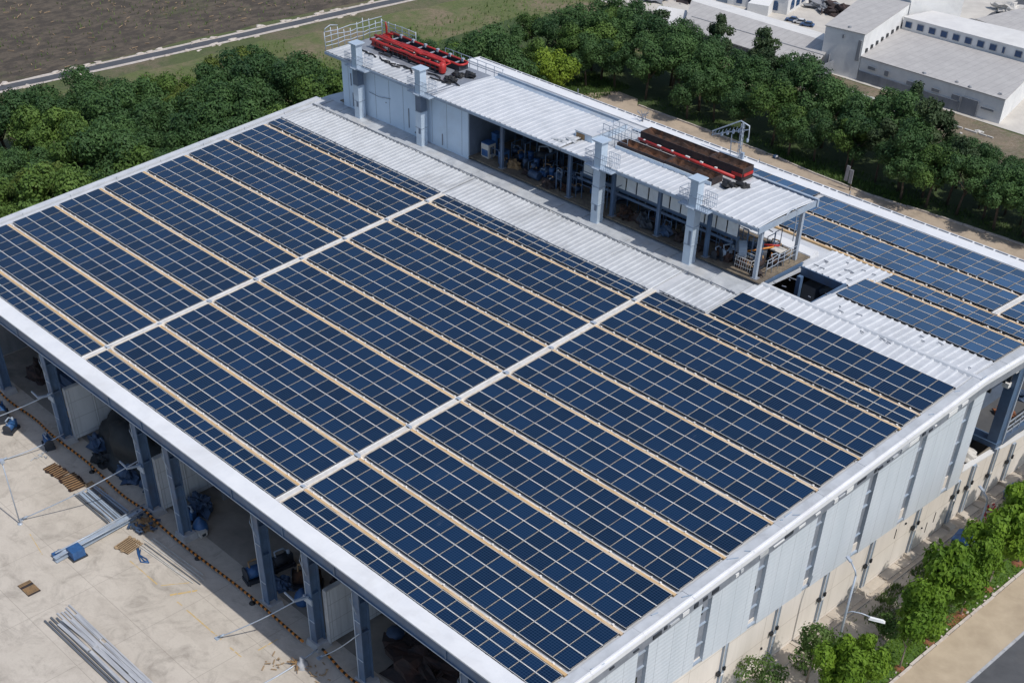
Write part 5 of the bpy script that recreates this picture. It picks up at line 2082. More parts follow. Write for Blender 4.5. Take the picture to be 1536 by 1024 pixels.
# ------------------------------------------------------------------ street side
def lamp(x, y, h, head, label):
    t = empty('street_lamp', (x, y, GZ), label, 'street lamp')
    mb = MB()
    mb.tube([(x, y, GZ), (x, y, GZ + h * .5), (x, y, GZ + h)], .09, 8, r2=.055)
    mb.tube([(x, y, GZ + h), (x - .1, y + .02, GZ + h + .25), (x - .55, y + .15, GZ + h + .55)], .045, 6)
    part('pole', mb, 'rail_grey', t)
    mb = MB()
    mb.lathe((x, y, GZ), [(.2, 0), (.2, .1), (.1, .3)], 8)
    part('base', mb, 'steel_light', t)
    if head:
        z = GZ + h * .62
        mb = MB()
        mb.tube([(x, y, z - .2), (x + .25, y + .12, z + .02), (x + .7, y + .36, z + .02), (x + 1.15, y + .62, z - .12)], .035, 6)
        a = part('arm', mb, 'rail_grey', t)
        mb = MB()
        mb.hexa([(x + 1.0, y + .62, z - .2), (x + 1.1, y + .42, z - .2), (x + 1.85, y + .85, z - .26), (x + 1.75, y + 1.05, z - .26)],
                [(x + 1.08, y + .6, z - .07), (x + 1.14, y + .48, z - .07), (x + 1.72, y + .84, z - .14), (x + 1.66, y + .95, z - .14)])
        part('lamp_head', mb, 'lamp_white', a)
    mb = MB()
    mb.bar((x - .5, y + .13, GZ + h + .53), (x - .85, y + .25, GZ + h + .62), .16, .08)
    part('lamp_head', mb, 'rail_grey', t)
    return t


lamp(59.0, 21.9, 6.2, True, 'tall street lamp with a white head on a side arm')
lamp(58.5, 37.0, 2.9, False, 'shorter grey lamp post beyond the blue skip')
for (x, y, w, d, h, lab, rot) in ((58.35, 35.6, .95, 1.3, .95, 'larger blue covered skip on the path beside the wall', .15), (57.7, 42.6, .7, 1.2, .6, 'smaller blue covered skip further along the path', .05)):
    t = empty('blue_skip', (x, y, GZ), lab, 'skip')
    t.rotation_euler = (0, 0, rot)
    mb = MB()
    mb.hexa([(-w / 2 + .08, -d / 2 + .08, .05), (w / 2 - .08, -d / 2 + .08, .05), (w / 2 - .08, d / 2 - .08, .05), (-w / 2 + .08, d / 2 - .08, .05)],
            [(-w / 2, -d / 2, h), (w / 2, -d / 2, h), (w / 2, d / 2, h), (-w / 2, d / 2, h)])
    obj('body', mb.mesh('body', 'blue_grey'), t)
    mb = MB()
    n = 10
    vs = [(-w / 2 - .05 + (w + .1) * i / n, -d / 2 - .05 + (d + .1) * j / n, h + .03 + .12 * math.sin(math.pi * i / n) + .05 * mnoise.noise(Vector((i * .7, j * .7, x)))) for j in range(n + 1) for i in range(n + 1)]
    mb.add(vs, [(j * (n + 1) + i, j * (n + 1) + i + 1, (j + 1) * (n + 1) + i + 1, (j + 1) * (n + 1) + i) for j in range(n) for i in range(n)])
    for i in range(n):
        pass
    obj('cover', mb.mesh('cover', 'blue_plastic'), t)
    mb = MB()
    for s_ in (-1, 1):
        mb.box(s_ * (w / 2) - .03, s_ * (w / 2) + .03, -d / 2, d / 2, h - .1, h + .02)
    obj('rim', mb.mesh('rim', 'steel_light'), t)
for k, (x, y, mm, lab) in enumerate(((58.2, 38.6, 'rust_pale', 'orange-brown rubbish at the foot of the grey lamp post'), (57.6, 40.2, 'flower_red', 'reddish rubbish by the wall past the grey lamp post'), (56.9, 15.6, 'cream', 'pale rubbish at the foot of the wall beside the sapling'), (59.1, 36.9, 'red_mulch', 'red-brown plant litter beside the blue skip'))):
    mb = MB()
    for q in range(16):
        xx, yy = x + random.gauss(0, .25), y + random.gauss(0, .45)
        mb.bar((xx, yy, GZ + .03), (xx + random.uniform(-.25, .25), yy + random.uniform(-.25, .25), GZ + random.uniform(.06, .35)), .08, .06)
    thing('rubbish', mb, mm, (x, y, GZ), lab, 'rubbish')
mb = MB()
for q in range(26):
    y = random.uniform(19, 36)
    x = 61.9 + random.uniform(-.25, .1)
    s = random.uniform(.04, .1)
    mb.blob((x, y, GZ + .06), (s, s * 1.2, s * .8), q, .3, n=4)
tag(obj('stone_litter', mb.mesh('stone_litter', 'kerb')), 'small pale stones scattered along the lawn kerb', 'stones', kind='stuff')


# ------------------------------------------------------------------ trees
def crown_mesh(name, seed, rx, rz_, n, leaf, matn, lobes=13, base=.0, spread=.62, tip=0.0):
    """leaf-sized faces spread over uneven lobes; origin at crown bottom centre"""
    rr = random.Random(seed)
    L = []
    for k in range(lobes):
        while True:
            d = Vector((rr.uniform(-1, 1), rr.uniform(-1, 1), rr.uniform(-1, 1)))
            if d.length < 1:
                break
        hz = d.z * .62
        shrink = 1 - tip * max(0, hz)
        c = Vector((d.x * rx * spread * shrink, d.y * rx * spread * shrink, rz_ + hz * rz_))
        r = rx * rr.uniform(.26, .50) * (1 - tip * .45 * max(0, hz + .3))
        L.append((c, r, rr.random()))
    tot = sum(r * r for c, r, _ in L)
    vs, fs, lv = [], [], []
    cnt = 0
    while cnt < n:
        t = rr.uniform(0, tot)
        for c, r, v in L:
            t -= r * r
            if t <= 0:
                break
        d = Vector((rr.gauss(0, 1), rr.gauss(0, 1), rr.gauss(.25, 1))).normalized()
        k = rr.uniform(.62, 1.05)
        wob = 1 + .35 * mnoise.noise(c + d * 2.3 + Vector((seed, 0, 0)))
        p = c + Vector((d.x, d.y, d.z * .85)) * r * k * wob
        if p.z < base:
            continue
        deep = False
        for c2, r2, _ in L:
            if c2 is not c and (p - c2).length < r2 * .55:
                deep = True
                break
        if deep:
            continue
        nrm = (d + Vector((rr.gauss(0, .42), rr.gauss(0, .42), rr.gauss(.2, .42)))).normalized()
        a = nrm.orthogonal().normalized()
        a = (Matrix.Rotation(rr.uniform(0, 6.28), 3, nrm) @ a)
        b = nrm.cross(a)
        s = leaf * rr.uniform(.55, 1.35)
        o = len(vs)
        vs += [p - a * s, p - b * s * .55 + nrm * s * .12, p + a * s, p + b * s * .55 + nrm * s * .12]
        fs.append((o, o + 1, o + 2, o + 3))
        lv.append(min(1, max(0, .35 * v + .4 * rr.random() + .45 * mnoise.noise(p * .9 + Vector((seed, 3, 1))) + .15)))
        cnt += 1
    me = bpy.data.meshes.new(name)
    me.from_pydata([tuple(v) for v in vs], [], fs)
    me.materials.append(MATS[matn])
    at = me.attributes.new('lv', 'FLOAT', 'FACE')
    at.data.foreach_set('value', lv)
    me.update()
    return me


def trunk_mesh(seed, h, r, limbs=4, matn='bark', lean=.1):
    rr = random.Random(seed)
    mb = MB()
    lx, ly = rr.uniform(-lean, lean), rr.uniform(-lean, lean)
    top = Vector((lx * h, ly * h, h))
    mb.tube([(0, 0, -.05), (lx * h * .3, ly * h * .2, h * .4), top], r, 7, r2=r * .5)
    for k in range(limbs):
        a = 6.28 * k / limbs + rr.uniform(-.4, .4)
        s = top * rr.uniform(.55, .95)
        e = s + Vector((math.cos(a) * h * .5, math.sin(a) * h * .5, h * rr.uniform(.35, .7)))
        mb.tube([s, (s + e) / 2 + Vector((0, 0, .06 * h)), e], r * .42, 5, r2=r * .14)
    return mb.mesh('trunk', matn)


def tree(x, y, crown, trunk, label, group=None, z0=1.0, sc=1.0, rot=None, name='leafy_tree', z=GZ, szz=None, cat='tree'):
    t = empty(name, (x, y, z), label, cat, group)
    t.rotation_euler = (0, 0, random.uniform(0, 6.28) if rot is None else rot)
    t.scale = (sc, sc, sc * (szz or 1))
    obj('trunk', trunk, t)
    obj('crown', crown, t, (0, 0, z0))
    return t


TR = [trunk_mesh(k, 2.6, .13) for k in range(3)]
TRP = [trunk_mesh(10 + k, 1.9, .06, 4, 'bark_pale', .05) for k in range(3)]
WOOD = [crown_mesh('crown', 100 + k, 2.1, 2.3, 6200, .098, 'leaf_wood', 15, spread=.95, tip=(0, .5, .2, .7)[k]) for k in range(4)]
MID = [crown_mesh('crown', 150 + k, 1.7, 2.5, 4800, .098, 'leaf_mid', 14, spread=.95, tip=.5 * k) for k in range(2)]
DARK = [crown_mesh('crown', 200 + k, 2.0, 2.5, 6200, .095, 'leaf_dark', 15, spread=.95, tip=(.1, .6, 0, .4)[k]) for k in range(4)]
LIME = crown_mesh('crown', 300, 2.0, 2.6, 5000, .13, 'leaf_lime', 16, spread=.75)
CONE = [crown_mesh('crown', 400 + k, 1.5, 3.0, 4000, .115, 'leaf_conifer', 16, spread=.8, tip=.75) for k in range(2)]
BRON = crown_mesh('crown', 500, 1.4, 1.2, 1500, .12, 'leaf_bronze', 10)
BUSH = [crown_mesh('crown', 600 + k, 1.1, .9, 1700, .10, 'leaf_wood', 9) for k in range(2)]
STREET = [crown_mesh('crown', 700 + k, 1.5, 2.25, 5200, .115, 'leaf_street', 18, spread=.72, tip=.55) for k in range(4)]
LOOSE = [crown_mesh('crown', 800 + k, 1.5, 1.6, 1700, .10, 'leaf_pale', 14, spread=.85) for k in range(2)]
SAP = crown_mesh('crown', 900, .7, .6, 420, .085, 'leaf_pale', 9, spread=.9)

# the wood beside the wooded gable
pl = []


def ok(x, y, dmin):
    for a, b in pl:
        if (a - x) ** 2 + (b - y) ** 2 < dmin * dmin:
            return False
    pl.append((x, y))
    return True


def edge_x(y):
    """outer edge of the wood"""
    t = [(-20, -39), (10, -35.5), (21, -33), (30, -33), (33, -28), (46, -27), (51, -22.5), (60, -17), (66, -12)]
    for (a, xa), (b, xb) in zip(t, t[1:]):
        if a <= y <= b:
            return xa + (xb - xa) * (y - a) / (b - a)
    return -12


k = 0
tries = 0
while tries < 4200:
    tries += 1
    y = random.uniform(-16, 66)
    e = edge_x(y) + 1.5 * mnoise.noise(Vector((y * .22, 1, 4)))
    x = random.uniform(e, -5.5)
    if y > 56 and x > -9:
        continue
    if not ok(x, y, 2.5):
        continue
    dep = x - e
    q = mnoise.noise(Vector((x * .12, y * .12, 7)))
    sc = random.uniform(.85, 1.55) * (1.0 if dep > 2 else .88)
    if q > .1:
        tree(x, y, random.choice(WOOD + WOOD + MID), random.choice(TR), 'mid green broadleaf tree in the wood beside the factory gable', 'broadleaf trees of the wood beside the gable', 1.0, sc)
    else:
        tree(x, y, random.choice(DARK), random.choice(TR), 'dark green broadleaf tree in the wood beside the factory gable', 'dark trees of the wood beside the gable', 1.0, sc)
    k += 1
# trees with a look of their own near the wood edge
for (x, y, cr, sc, lab) in ((-33.5, 31.0, DARK[0], 1.15, 'tall dark tree overlapping the country road at the wood edge'), (-35.5, 22.5, DARK[2], 1.0, 'dark tree at the wood edge nearest the country road, before the tall one'), (-28.5, 46.5, DARK[1], 1.2, 'tall dark tree at the wood edge in front of the meadow'), (-14.0, 41, BRON, 1.0, 'small bronze-purple tree showing among the green crowns by the gable'), (-10.5, 64.5, BRON, 1.0, 'bronze-purple bush below the lime green tree'),
                            (-7.6, 68.0, LIME, 1.15, 'bright lime green tree at the corner of the back road'), (-18.5, 67, DARK[3], .95, 'dark round tree alone on the meadow behind the red machines'), (-22.5, 60, DARK[1], .7, 'small dark tree on the meadow behind the roof railing'), (-12.6, 70.5, WOOD[2], .95, 'mid green tree next to the lime green tree'), (-15, 74.5, DARK[0], 1.1, 'dark tree on the meadow edge behind the lime green tree')):
    tree(x, y, cr, TR[0], lab, None, .8, sc)
    pl.append((x, y))
for (x, y, q) in ((-21.5, 62.5, .9), (-17.2, 63.5, 1.0), (-14.6, 66.8, 1.05), (-12.4, 63, .95), (-10.5, 61, .9), (-17.0, 71.5, .95), (-19.5, 76.5, .9), (-12.0, 74.5, 1.1), (-9.5, 77, 1.1), (-15.8, 79.5, 1.15), (-12.6, 82, 1.15)):
    tree(x, y, random.choice(DARK + WOOD), random.choice(TR), 'green tree on the meadow edge between the plant house and the back road corner', 'trees between the plant house and the back road corner', .8, q)
    pl.append((x, y))
for (x, y) in ((-38, 27), (-36.5, 37), (-33, 44), (-30, 52), (-26, 56), (-31, 40), (-37, 18), (-22, 69), (-25, 74), (-16, 79), (-27, 64), (-39, 14)):
    tree(x + random.uniform(-.7, .7), y, random.choice(BUSH), TRP[0], 'low green bush in the grass between the wood and the country road', 'bushes on the meadow edge', .1, random.uniform(.6, 1.05), name='bush', cat='bush')
# belt behind the factory
tries = 0
while tries < 2400:
    tries += 1
    x = random.uniform(-15, 60)
    yf = kerb_y(x) + .9
    tb = [(-20, 88), (-9, 84.5), (1, 83), (10, 83.2), (18, 82.4), (28, 82), (38, 81.5), (60, 82)]
    for (a, ya), (b, yb) in zip(tb, tb[1:]):
        if a <= x <= b:
            yback = ya + (yb - ya) * (x - a) / (b - a)
            break
    y = random.uniform(yf, yback)
    if not ok(x, y, 2.35 if x < 26 else 2.0):
        continue
    sc = random.uniform(.95, 1.3)
    if y - yf < 1.6:
        tree(x, y, random.choice(DARK + DARK + WOOD[:1]), random.choice(TR), 'dark roadside tree in the front row along the back road', 'front row trees along the back road', random.uniform(.3, .9), sc * .92)
    else:
        tree(x, y, random.choice(DARK + CONE[:1] + [DARK[0], DARK[2]]), random.choice(TR), 'dark tall tree in the thick belt behind the back road', 'trees of the belt behind the back road', .8, sc * 1.03 * (1 if x < 27 else .8 if x < 34 else .72))
for (x, y, cr, sc, lab) in ((4.3, 85.2, CONE[0], 1.15, 'pointed dark conifer standing above the belt before the long grey wall'), (-1.4, 85.5, CONE[1], 1.1, 'pointed dark conifer at the wooded end of the long grey wall'), (8.7, 84.8, DARK[1], 1.1, 'dark round-topped tree standing in front of the tall pale block'), (22.6, 83.8, CONE[1], 1.1, 'ragged dark conifer in front of the low warehouse corner'), (19.6, 84.6, DARK[2], .95, 'dark tree just before the ragged conifer by the low warehouse'), (21.5, 76.2, WOOD[3], 1.0, 'lighter green tree at the front of the belt behind the twin boards'), (31.5, 81.6, DARK[3], .8, 'dark tree at the far end of the rubble strip')):
    tree(x, y, cr, TR[1], lab, None, 1.0, sc, name='pointed_tree' if cr in CONE else 'leafy_tree')
for (x, y) in ((10.5, 88), (14.5, 87.6), (12.4, 86.6), (6, 89), (17.2, 87.5), (25, 87.2), (2.2, 89.6), (28, 84.5), (0.5, 91)):
    tree(x, y, random.choice(BUSH), TRP[1], 'small bush on the rubble strip below the warehouses', 'bushes on the rubble strip', .05, random.uniform(.5, .9), name='bush', cat='bush')
# street trees
STL = ['street tree at the frame edge nearest the lamp post', 'street tree crowding round the foot of the tall lamp', 'street tree just beyond the tall lamp head', 'street tree above a clearly visible pale trunk', 'street tree between the mulch patch and the blue skip', 'large street tree beside the blue skip', 'street tree beyond the blue skip, dense crown', 'street tree before the smaller blue skip', 'street tree by the smaller blue skip', 'farthest street tree towards the far end']
for k, (x, y, sc) in enumerate(((61.5, 17.6, 1.0), (61.6, 20.2, .8), (61.7, 24.2, 1.0), (61.6, 27.2, 1.2), (61.6, 30.4, 1.08), (61.4, 33.6, 1.22), (61.4, 37.0, 1.25), (61.4, 40.2, 1.2), (61.4, 43.4, 1.2), (61.4, 46.6, 1.2))):
    t = tree(x, y, STREET[k % 4], TRP[k % 3], 'bright green ' + STL[k], 'street trees along the footpath', 1.0, sc, rot=k * 1.3, name='street_tree', z=GZ + .02, szz=1.28)
    mb = MB()
    mb.lathe((0, 0, 0), [(.3, 0), (.22, .06), (.08, .09)], 9)
    obj('soil_ring', mb.mesh('soil_ring', 'red_mulch'), t)
for k, (x, y, sc, cr, lab) in enumerate(((58.9, 19.7, 1.15, LOOSE[0], 'loose airy pale green tree between the wall and the tall lamp'), (57.9, 16.7, .85, LOOSE[1], 'smaller airy pale sapling close to the wall'), (58.6, 27.9, .75, SAP, 'thin sapling alone on the path'), (59.5, 29.4, .8, SAP, 'thin sapling beside the street tree with the pale trunk'), (59.7, 25.6, .9, BUSH[0], 'low bush in the shade below the street trees'), (59.6, 33.3, .9, BUSH[1], 'low bush in front of the blue skip'), (58.3, 40.7, .7, SAP, 'small plant between the two blue skips'), (59.2, 44.5, 1.0, BUSH[0], 'bush at the far end beyond the smaller skip'), (61.3, 28.6, .55, LOOSE[1], 'thin young tree on the lawn by the mulch patch'))):
    tree(x, y, cr, TRP[k % 3], lab, None, .25 if cr in (SAP, BUSH[0], BUSH[1]) else .7, sc, name='sapling' if cr not in BUSH else 'bush', cat='sapling' if cr not in BUSH else 'bush')

# ------------------------------------------------------------------ beyond the back road
t = empty('twin_boards', (23.7, 73.3, GZ), 'pair of grey upright boards on a post beside the back road', 'sign board')
mb = MB()
mb.box(23.98, 24.06, 73.3, 73.38, GZ, GZ + 1.6)
part('post', mb, 'bark', t)
for (x, z0, z1, tilt) in ((23.5, .75, 2.1, .05), (23.95, .65, 1.85, .0)):
    mb = MB()
    mb.hexa([(x - .17, 73.2, GZ + z0), (x + .17, 73.2, GZ + z0), (x + .17, 73.27, GZ + z0), (x - .17, 73.27, GZ + z0)],
            [(x - .17 + tilt, 73.2, GZ + z1), (x + .17 + tilt, 73.2, GZ + z1), (x + .17 + tilt, 73.27, GZ + z1), (x - .17 + tilt, 73.27, GZ + z1)])
    part('board', mb, 'sign_grey', t)
t = empty('litter_bag', (15.2, 74.2, GZ), 'small blue and white bag dumped on the verge', 'bag')
mb = MB()
mb.blob((15.2, 74.2, GZ + .15), (.3, .2, .18), 3, .4, n=6)
part('bag', mb, 'blue_grey', t)
mb = MB()
mb.blob((15.35, 74.15, GZ + .22), (.14, .12, .1), 4, .4, n=5)
part('knot', mb, 'clip_white', t)
mb = MB()
for q in range(90):
    x = random.uniform(-8, 34)
    y = random.uniform(86.5, 94) if x < 26 else random.uniform(83, 92)
    s = random.uniform(.08, .28)
    mb.blob((x, y, GZ + .05), (s * 1.5, s, s * .5), q, .5, n=4)
tag(obj('rubble', mb.mesh('rubble', 'cream')), 'pale rubble scattered below the warehouse walls', 'rubble', kind='stuff')
for k, (xa, xb, y) in enumerate(((.5, 7, 90.6), (8.2, 16, 93.4), (9, 15.4, 91.6), (22, 26, 93.2))):
    mb = MB()
    x = xa
    while x < xb:
        w = random.uniform(.5, 1.4)
        mb.box(x, x + w, y - .08 + random.uniform(-.03, .03), y + .08, GZ, GZ + .12)
        x += w + random.uniform(.05, .3)
    thing('concrete_edging', mb, 'cream', (xa, y, GZ), ('broken pale edging below the long grey wall', 'broken pale edging at the foot of the low warehouse', 'broken pale edging nearer the trees below the low warehouse', 'short pale edging near the warehouse corner')[k], 'edging')


def bld(name, loc, label, cat='warehouse'):
    return empty(name, loc, label, cat)


def window_row(par, pts, w, h, axis, matn='window_blue', frame=True):
    for (x, y, z) in pts:
        mb = MB()
        if axis == 'y':
            mb.box(x, x + w, y - .05, y - .005, z, z + h)
        else:
            mb.box(x + .005, x + .05, y, y + w, z, z + h)
        f = part('window', mb, 'louvre', par)
        mb = MB()
        if axis == 'y':
            mb.box(x + .05, x + w - .05, y - .07, y - .051, z + .05, z + h - .05)
        else:
            mb.box(x + .051, x + .07, y + .05, y + w - .05, z + .05, z + h - .05)
        part('pane', mb, matn, f)


# long grey-walled shed with a two-pitch roof
b = bld('long_shed', (-5, 97, GZ), 'long low shed with grey roof behind the dirty grey wall')
FY = 92.6
mb = MB()
mb.box(-11.5, 5.6, FY, FY + .15, GZ, -7.72)
mb.box(5.45, 5.6, FY + .15, 97.0, GZ, -7.75)
part('wall', mb, 'grey_wall', b)
mb = MB()
mb.hexa([(-11.7, FY - .1, -7.74), (5.7, FY - .1, -7.74), (3.9, 98.4, -6.98), (-15.6, 98.4, -6.98)], [(-11.7, FY - .1, -7.62), (5.7, FY - .1, -7.62), (3.9, 98.4, -6.86), (-15.6, 98.4, -6.86)])
part('roof', mb, 'roof_grey', b)
mb = MB()
mb.hexa([(-15.6, 98.41, -6.98), (3.9, 98.41, -6.98), (3.9, 101.2, -7.3), (-16.5, 101.2, -7.3)], [(-15.6, 98.41, -6.87), (3.9, 98.41, -6.87), (3.9, 101.2, -7.2), (-16.5, 101.2, -7.2)])
part('rear_roof', mb, 'roof_pale', b)
mb = MB()
mb.bar((-12.8, 95.2, -7.26), (4.9, 95.6, -7.2), .12, .05)
for k in range(30):
    mb.blob((random.uniform(-2, 5.4), FY - .02, -7.66), (.2, .12, .1), k, .5, n=4)
part('roof_seam', mb, 'grey_wall', b)
# low annexe beyond the shed's wooded end
b = bld('low_annexe', (-14, 94, GZ), 'low flat annexe at the wooded end of the long shed')
mb = MB()
mb.hexa([(-17, 92.6, GZ), (-12.0, 92.6, GZ), (-15.8, 98, GZ), (-19, 97, GZ)], [(-17, 92.6, -8.3), (-12.0, 92.6, -8.3), (-15.8, 98, -8.0), (-19, 97, -8.0)])
part('wall', mb, 'white_wall', b)
mb = MB()
mb.hexa([(-17.1, 92.5, -8.29), (-11.9, 92.5, -8.29), (-15.8, 98.1, -7.99), (-19.1, 97.1, -7.99)], [(-17.1, 92.5, -8.2), (-11.9, 92.5, -8.2), (-15.8, 98.1, -7.9), (-19.1, 97.1, -7.9)])
part('roof', mb, 'roof_pale', b)
# tall pale block
b = bld('tall_block', (6.4, 102, GZ), 'tall pale windowless block with grey roof, highest of the warehouses', 'building')
mb = MB()
mb.hexa([(4.05, 96.2, GZ), (8.45, 96.75, GZ), (5.9, 108.8, GZ), (.8, 108.2, GZ)], [(4.05, 96.2, -4.6), (8.45, 96.75, -4.6), (5.9, 108.8, -4.6), (.8, 108.2, -4.6)])
part('wall', mb, 'white_wall', b)
mb = MB()
mb.hexa([(3.98, 96.1, -4.6), (8.52, 96.68, -4.6), (5.95, 108.85, -4.6), (.72, 108.3, -4.6)], [(3.98, 96.1, -4.52), (8.52, 96.68, -4.52), (5.95, 108.85, -4.52), (.72, 108.3, -4.52)])
part('roof', mb, 'roof_grey', b)
mb = MB()
mb.box(6.1, 6.3, 96.35, 96.46, -5.35, -5.0)
mb.hexa([(7.9, 96.6, -7.2), (8.3, 96.65, -7.2), (8.3, 96.75, -7.2), (7.9, 96.7, -7.2)], [(7.95, 96.6, -5.2), (8.3, 96.65, -5.2), (8.3, 96.75, -5.2), (7.95, 96.7, -5.2)])
mb.box(5.0, 5.06, 96.2, 96.34, -8.2, -7.2)
mb.lathe((6.2, 97.3, -4.52), [(.2, 0), (.2, .1), (.05, .16)], 8)
pieces('wall_fitting', mb, 'grey_wall', b)
mb = MB()
for q in range(8):
    u = .08 + q * .115
    x = 8.45 + (5.9 - 8.45) * u
    y = 96.75 + (108.8 - 96.75) * u
    mb.box(x - .02, x + .1, y, y + .35, -6.55, -6.2)
pieces('vent', mb, 'window_dark', b)
# low warehouse
b = bld('low_warehouse', (17, 102, GZ), 'wide low warehouse with grey roof and stained front wall')
mb = MB()
mb.hexa([(8.5, 96.78, GZ), (24.95, 96.88, GZ), (22.5, 107.5, GZ), (6.2, 107.2, GZ)], [(8.5, 96.78, -6.72), (24.95, 96.88, -6.72), (22.5, 107.5, -6.72), (6.2, 107.2, -6.72)])
part('wall', mb, 'white_wall', b)
mb = MB()
mb.hexa([(8.47, 96.7, -6.72), (25.0, 96.8, -6.72), (22.55, 107.35, -6.72), (6.25, 107.0, -6.72)], [(8.47, 96.7, -6.64), (25.0, 96.8, -6.64), (22.55, 107.35, -6.64), (6.25, 107.0, -6.64)])
part('roof', mb, 'roof_grey', b)
mb = MB()
mb.box(8.55, 20.4, 96.66, 96.76, GZ, -8.05)
mb.box(20.6, 22.4, 96.68, 96.8, GZ, -7.5)
pieces('stained_base', mb, 'grey_wall', b)
mb = MB()
for (x, z, w, h) in ((9.6, -7.6, .9, .3), (11.6, -7.75, .5, .5), (14.3, -7.9, .9, .35), (17.2, -7.8, .9, .3), (19.5, -7.9, .9, .4), (22.8, -8.0, 1.4, .18)):
    mb.box(x, x + w, 96.6, 96.655, z, z + h)
for (x, y) in ((15.8, 97.1), (19.3, 97.4), (20.9, 97.1), (23.9, 97.6)):
    mb.blob((x, y, -6.6), (.22, .16, .12), int(x), .5, n=4)
pieces('wall_fitting', mb, 'grey_wall', b)
# windowed warehouse behind
b = bld('windowed_warehouse', (14, 109, GZ), 'long white warehouse with a row of dark blue windows')
mb = MB()
mb.hexa([(6.4, 107.3, GZ), (24, 107.9, GZ), (22, 112.6, GZ), (7.6, 111.0, GZ)], [(6.4, 107.3, -5.55), (24, 107.9, -5.55), (22, 112.6, -5.55), (7.6, 111.0, -5.55)])
part('wall', mb, 'white_wall', b)
mb = MB()
mb.hexa([(6.3, 107.2, -5.55), (24.1, 107.8, -5.55), (22.1, 112.7, -5.5), (7.5, 111.1, -5.5)], [(6.3, 107.2, -5.47), (24.1, 107.8, -5.47), (22.1, 112.7, -5.42), (7.5, 111.1, -5.42)])
part('roof', mb, 'roof_pale', b)
for k in range(11):
    x = 6.75 + k * 1.42
    y = 107.3 + (x - 6.4) * .034
    window_row(b, [(x, y - .01, -6.45)], .78 if k != 8 else .3, .62, 'y')
# white block beyond
b = bld('white_block', (7.5, 113, GZ), 'plain bright white block behind the tall pale block', 'building')
mb = MB()
mb.hexa([(5.9, 109.0, GZ), (9.2, 114.2, GZ), (4, 122, GZ), (-1, 112, GZ)], [(5.9, 109.0, -4.4), (9.2, 114.2, -4.4), (4, 122, -4.4), (-1, 112, -4.4)])
part('wall', mb, 'white_wall', b)
mb = MB()
mb.hexa([(5.8, 109.0, -4.4), (9.3, 114.2, -4.4), (4, 122.1, -4.4), (-1.1, 112, -4.4)], [(5.8, 109.0, -4.3), (9.3, 114.2, -4.3), (4, 122.1, -4.3), (-1.1, 112, -4.3)])
part('roof', mb, 'roof_pale', b)
# white house with arched openings behind the shed
b = bld('white_office', (-9, 107, GZ), 'white flat-roofed office with arched dark windows behind the shed', 'building')
mb = MB()
mb.hexa([(-16.5, 106.4, GZ), (-9.2, 108.2, GZ), (-11.5, 119, GZ), (-20, 116, GZ)], [(-16.5, 106.4, -7.0), (-9.2, 108.2, -7.0), (-11.5, 119, -7.0), (-20, 116, -7.0)])
part('wall', mb, 'white_wall', b)
mb = MB()
mb.hexa([(-16.6, 106.3, -7.0), (-9.1, 108.1, -7.0), (-11.4, 119.1, -7.0), (-20.1, 116.1, -7.0)], [(-16.6, 106.3, -6.9), (-9.1, 108.1, -6.9), (-11.4, 119.1, -6.9), (-20.1, 116.1, -6.9)])
part('roof', mb, 'roof_pale', b)


def arch(cx, cy, z, w, h, dirv, par):
    mb = MB()
    d = Vector((*dirv, 0)).normalized()
    nrm = Vector((d.y, -d.x, 0))
    P = []
    for k in range(7):
        a = math.pi * k / 6
        P.append(Vector((cx, cy, z + h - w / 2)) + d * (math.cos(a) * w / 2) + Vector((0, 0, math.sin(a) * w / 2)))
    P += [Vector((cx, cy, z)) - d * w / 2, Vector((cx, cy, z)) + d * w / 2]
    a = [p + nrm * .01 for p in P]
    c = [p + nrm * .07 for p in P]
    n = len(P)
    mb.add(a + c, [tuple(range(n))[::-1], tuple(range(n, 2 * n))] + [(k, (k + 1) % n, n + (k + 1) % n, n + k) for k in range(n)])
    part('window', mb, 'window_blue', par)


for k in range(4):
    u = .2 + k * .2
    arch(-16.5 + 7.3 * u, 106.4 + 1.8 * u, -8.7, .7, 1.0, (7.3, 1.8), b)
for k in range(5):
    u = .12 + k * .14
    arch(-9.2 - 2.3 * u, 108.2 + 10.8 * u, -8.6, .9, 1.0, (-2.3, 10.8), b)
mb = MB()
mb.hexa([(-12.8, 105.4, GZ), (-10.4, 106.2, GZ), (-10.9, 107.8, GZ), (-13, 107.2, GZ)], [(-12.8, 105.4, -7.9), (-10.4, 106.2, -7.9), (-10.9, 107.8, -7.5), (-13, 107.2, -7.5)])
part('porch', mb, 'white_wall', b)


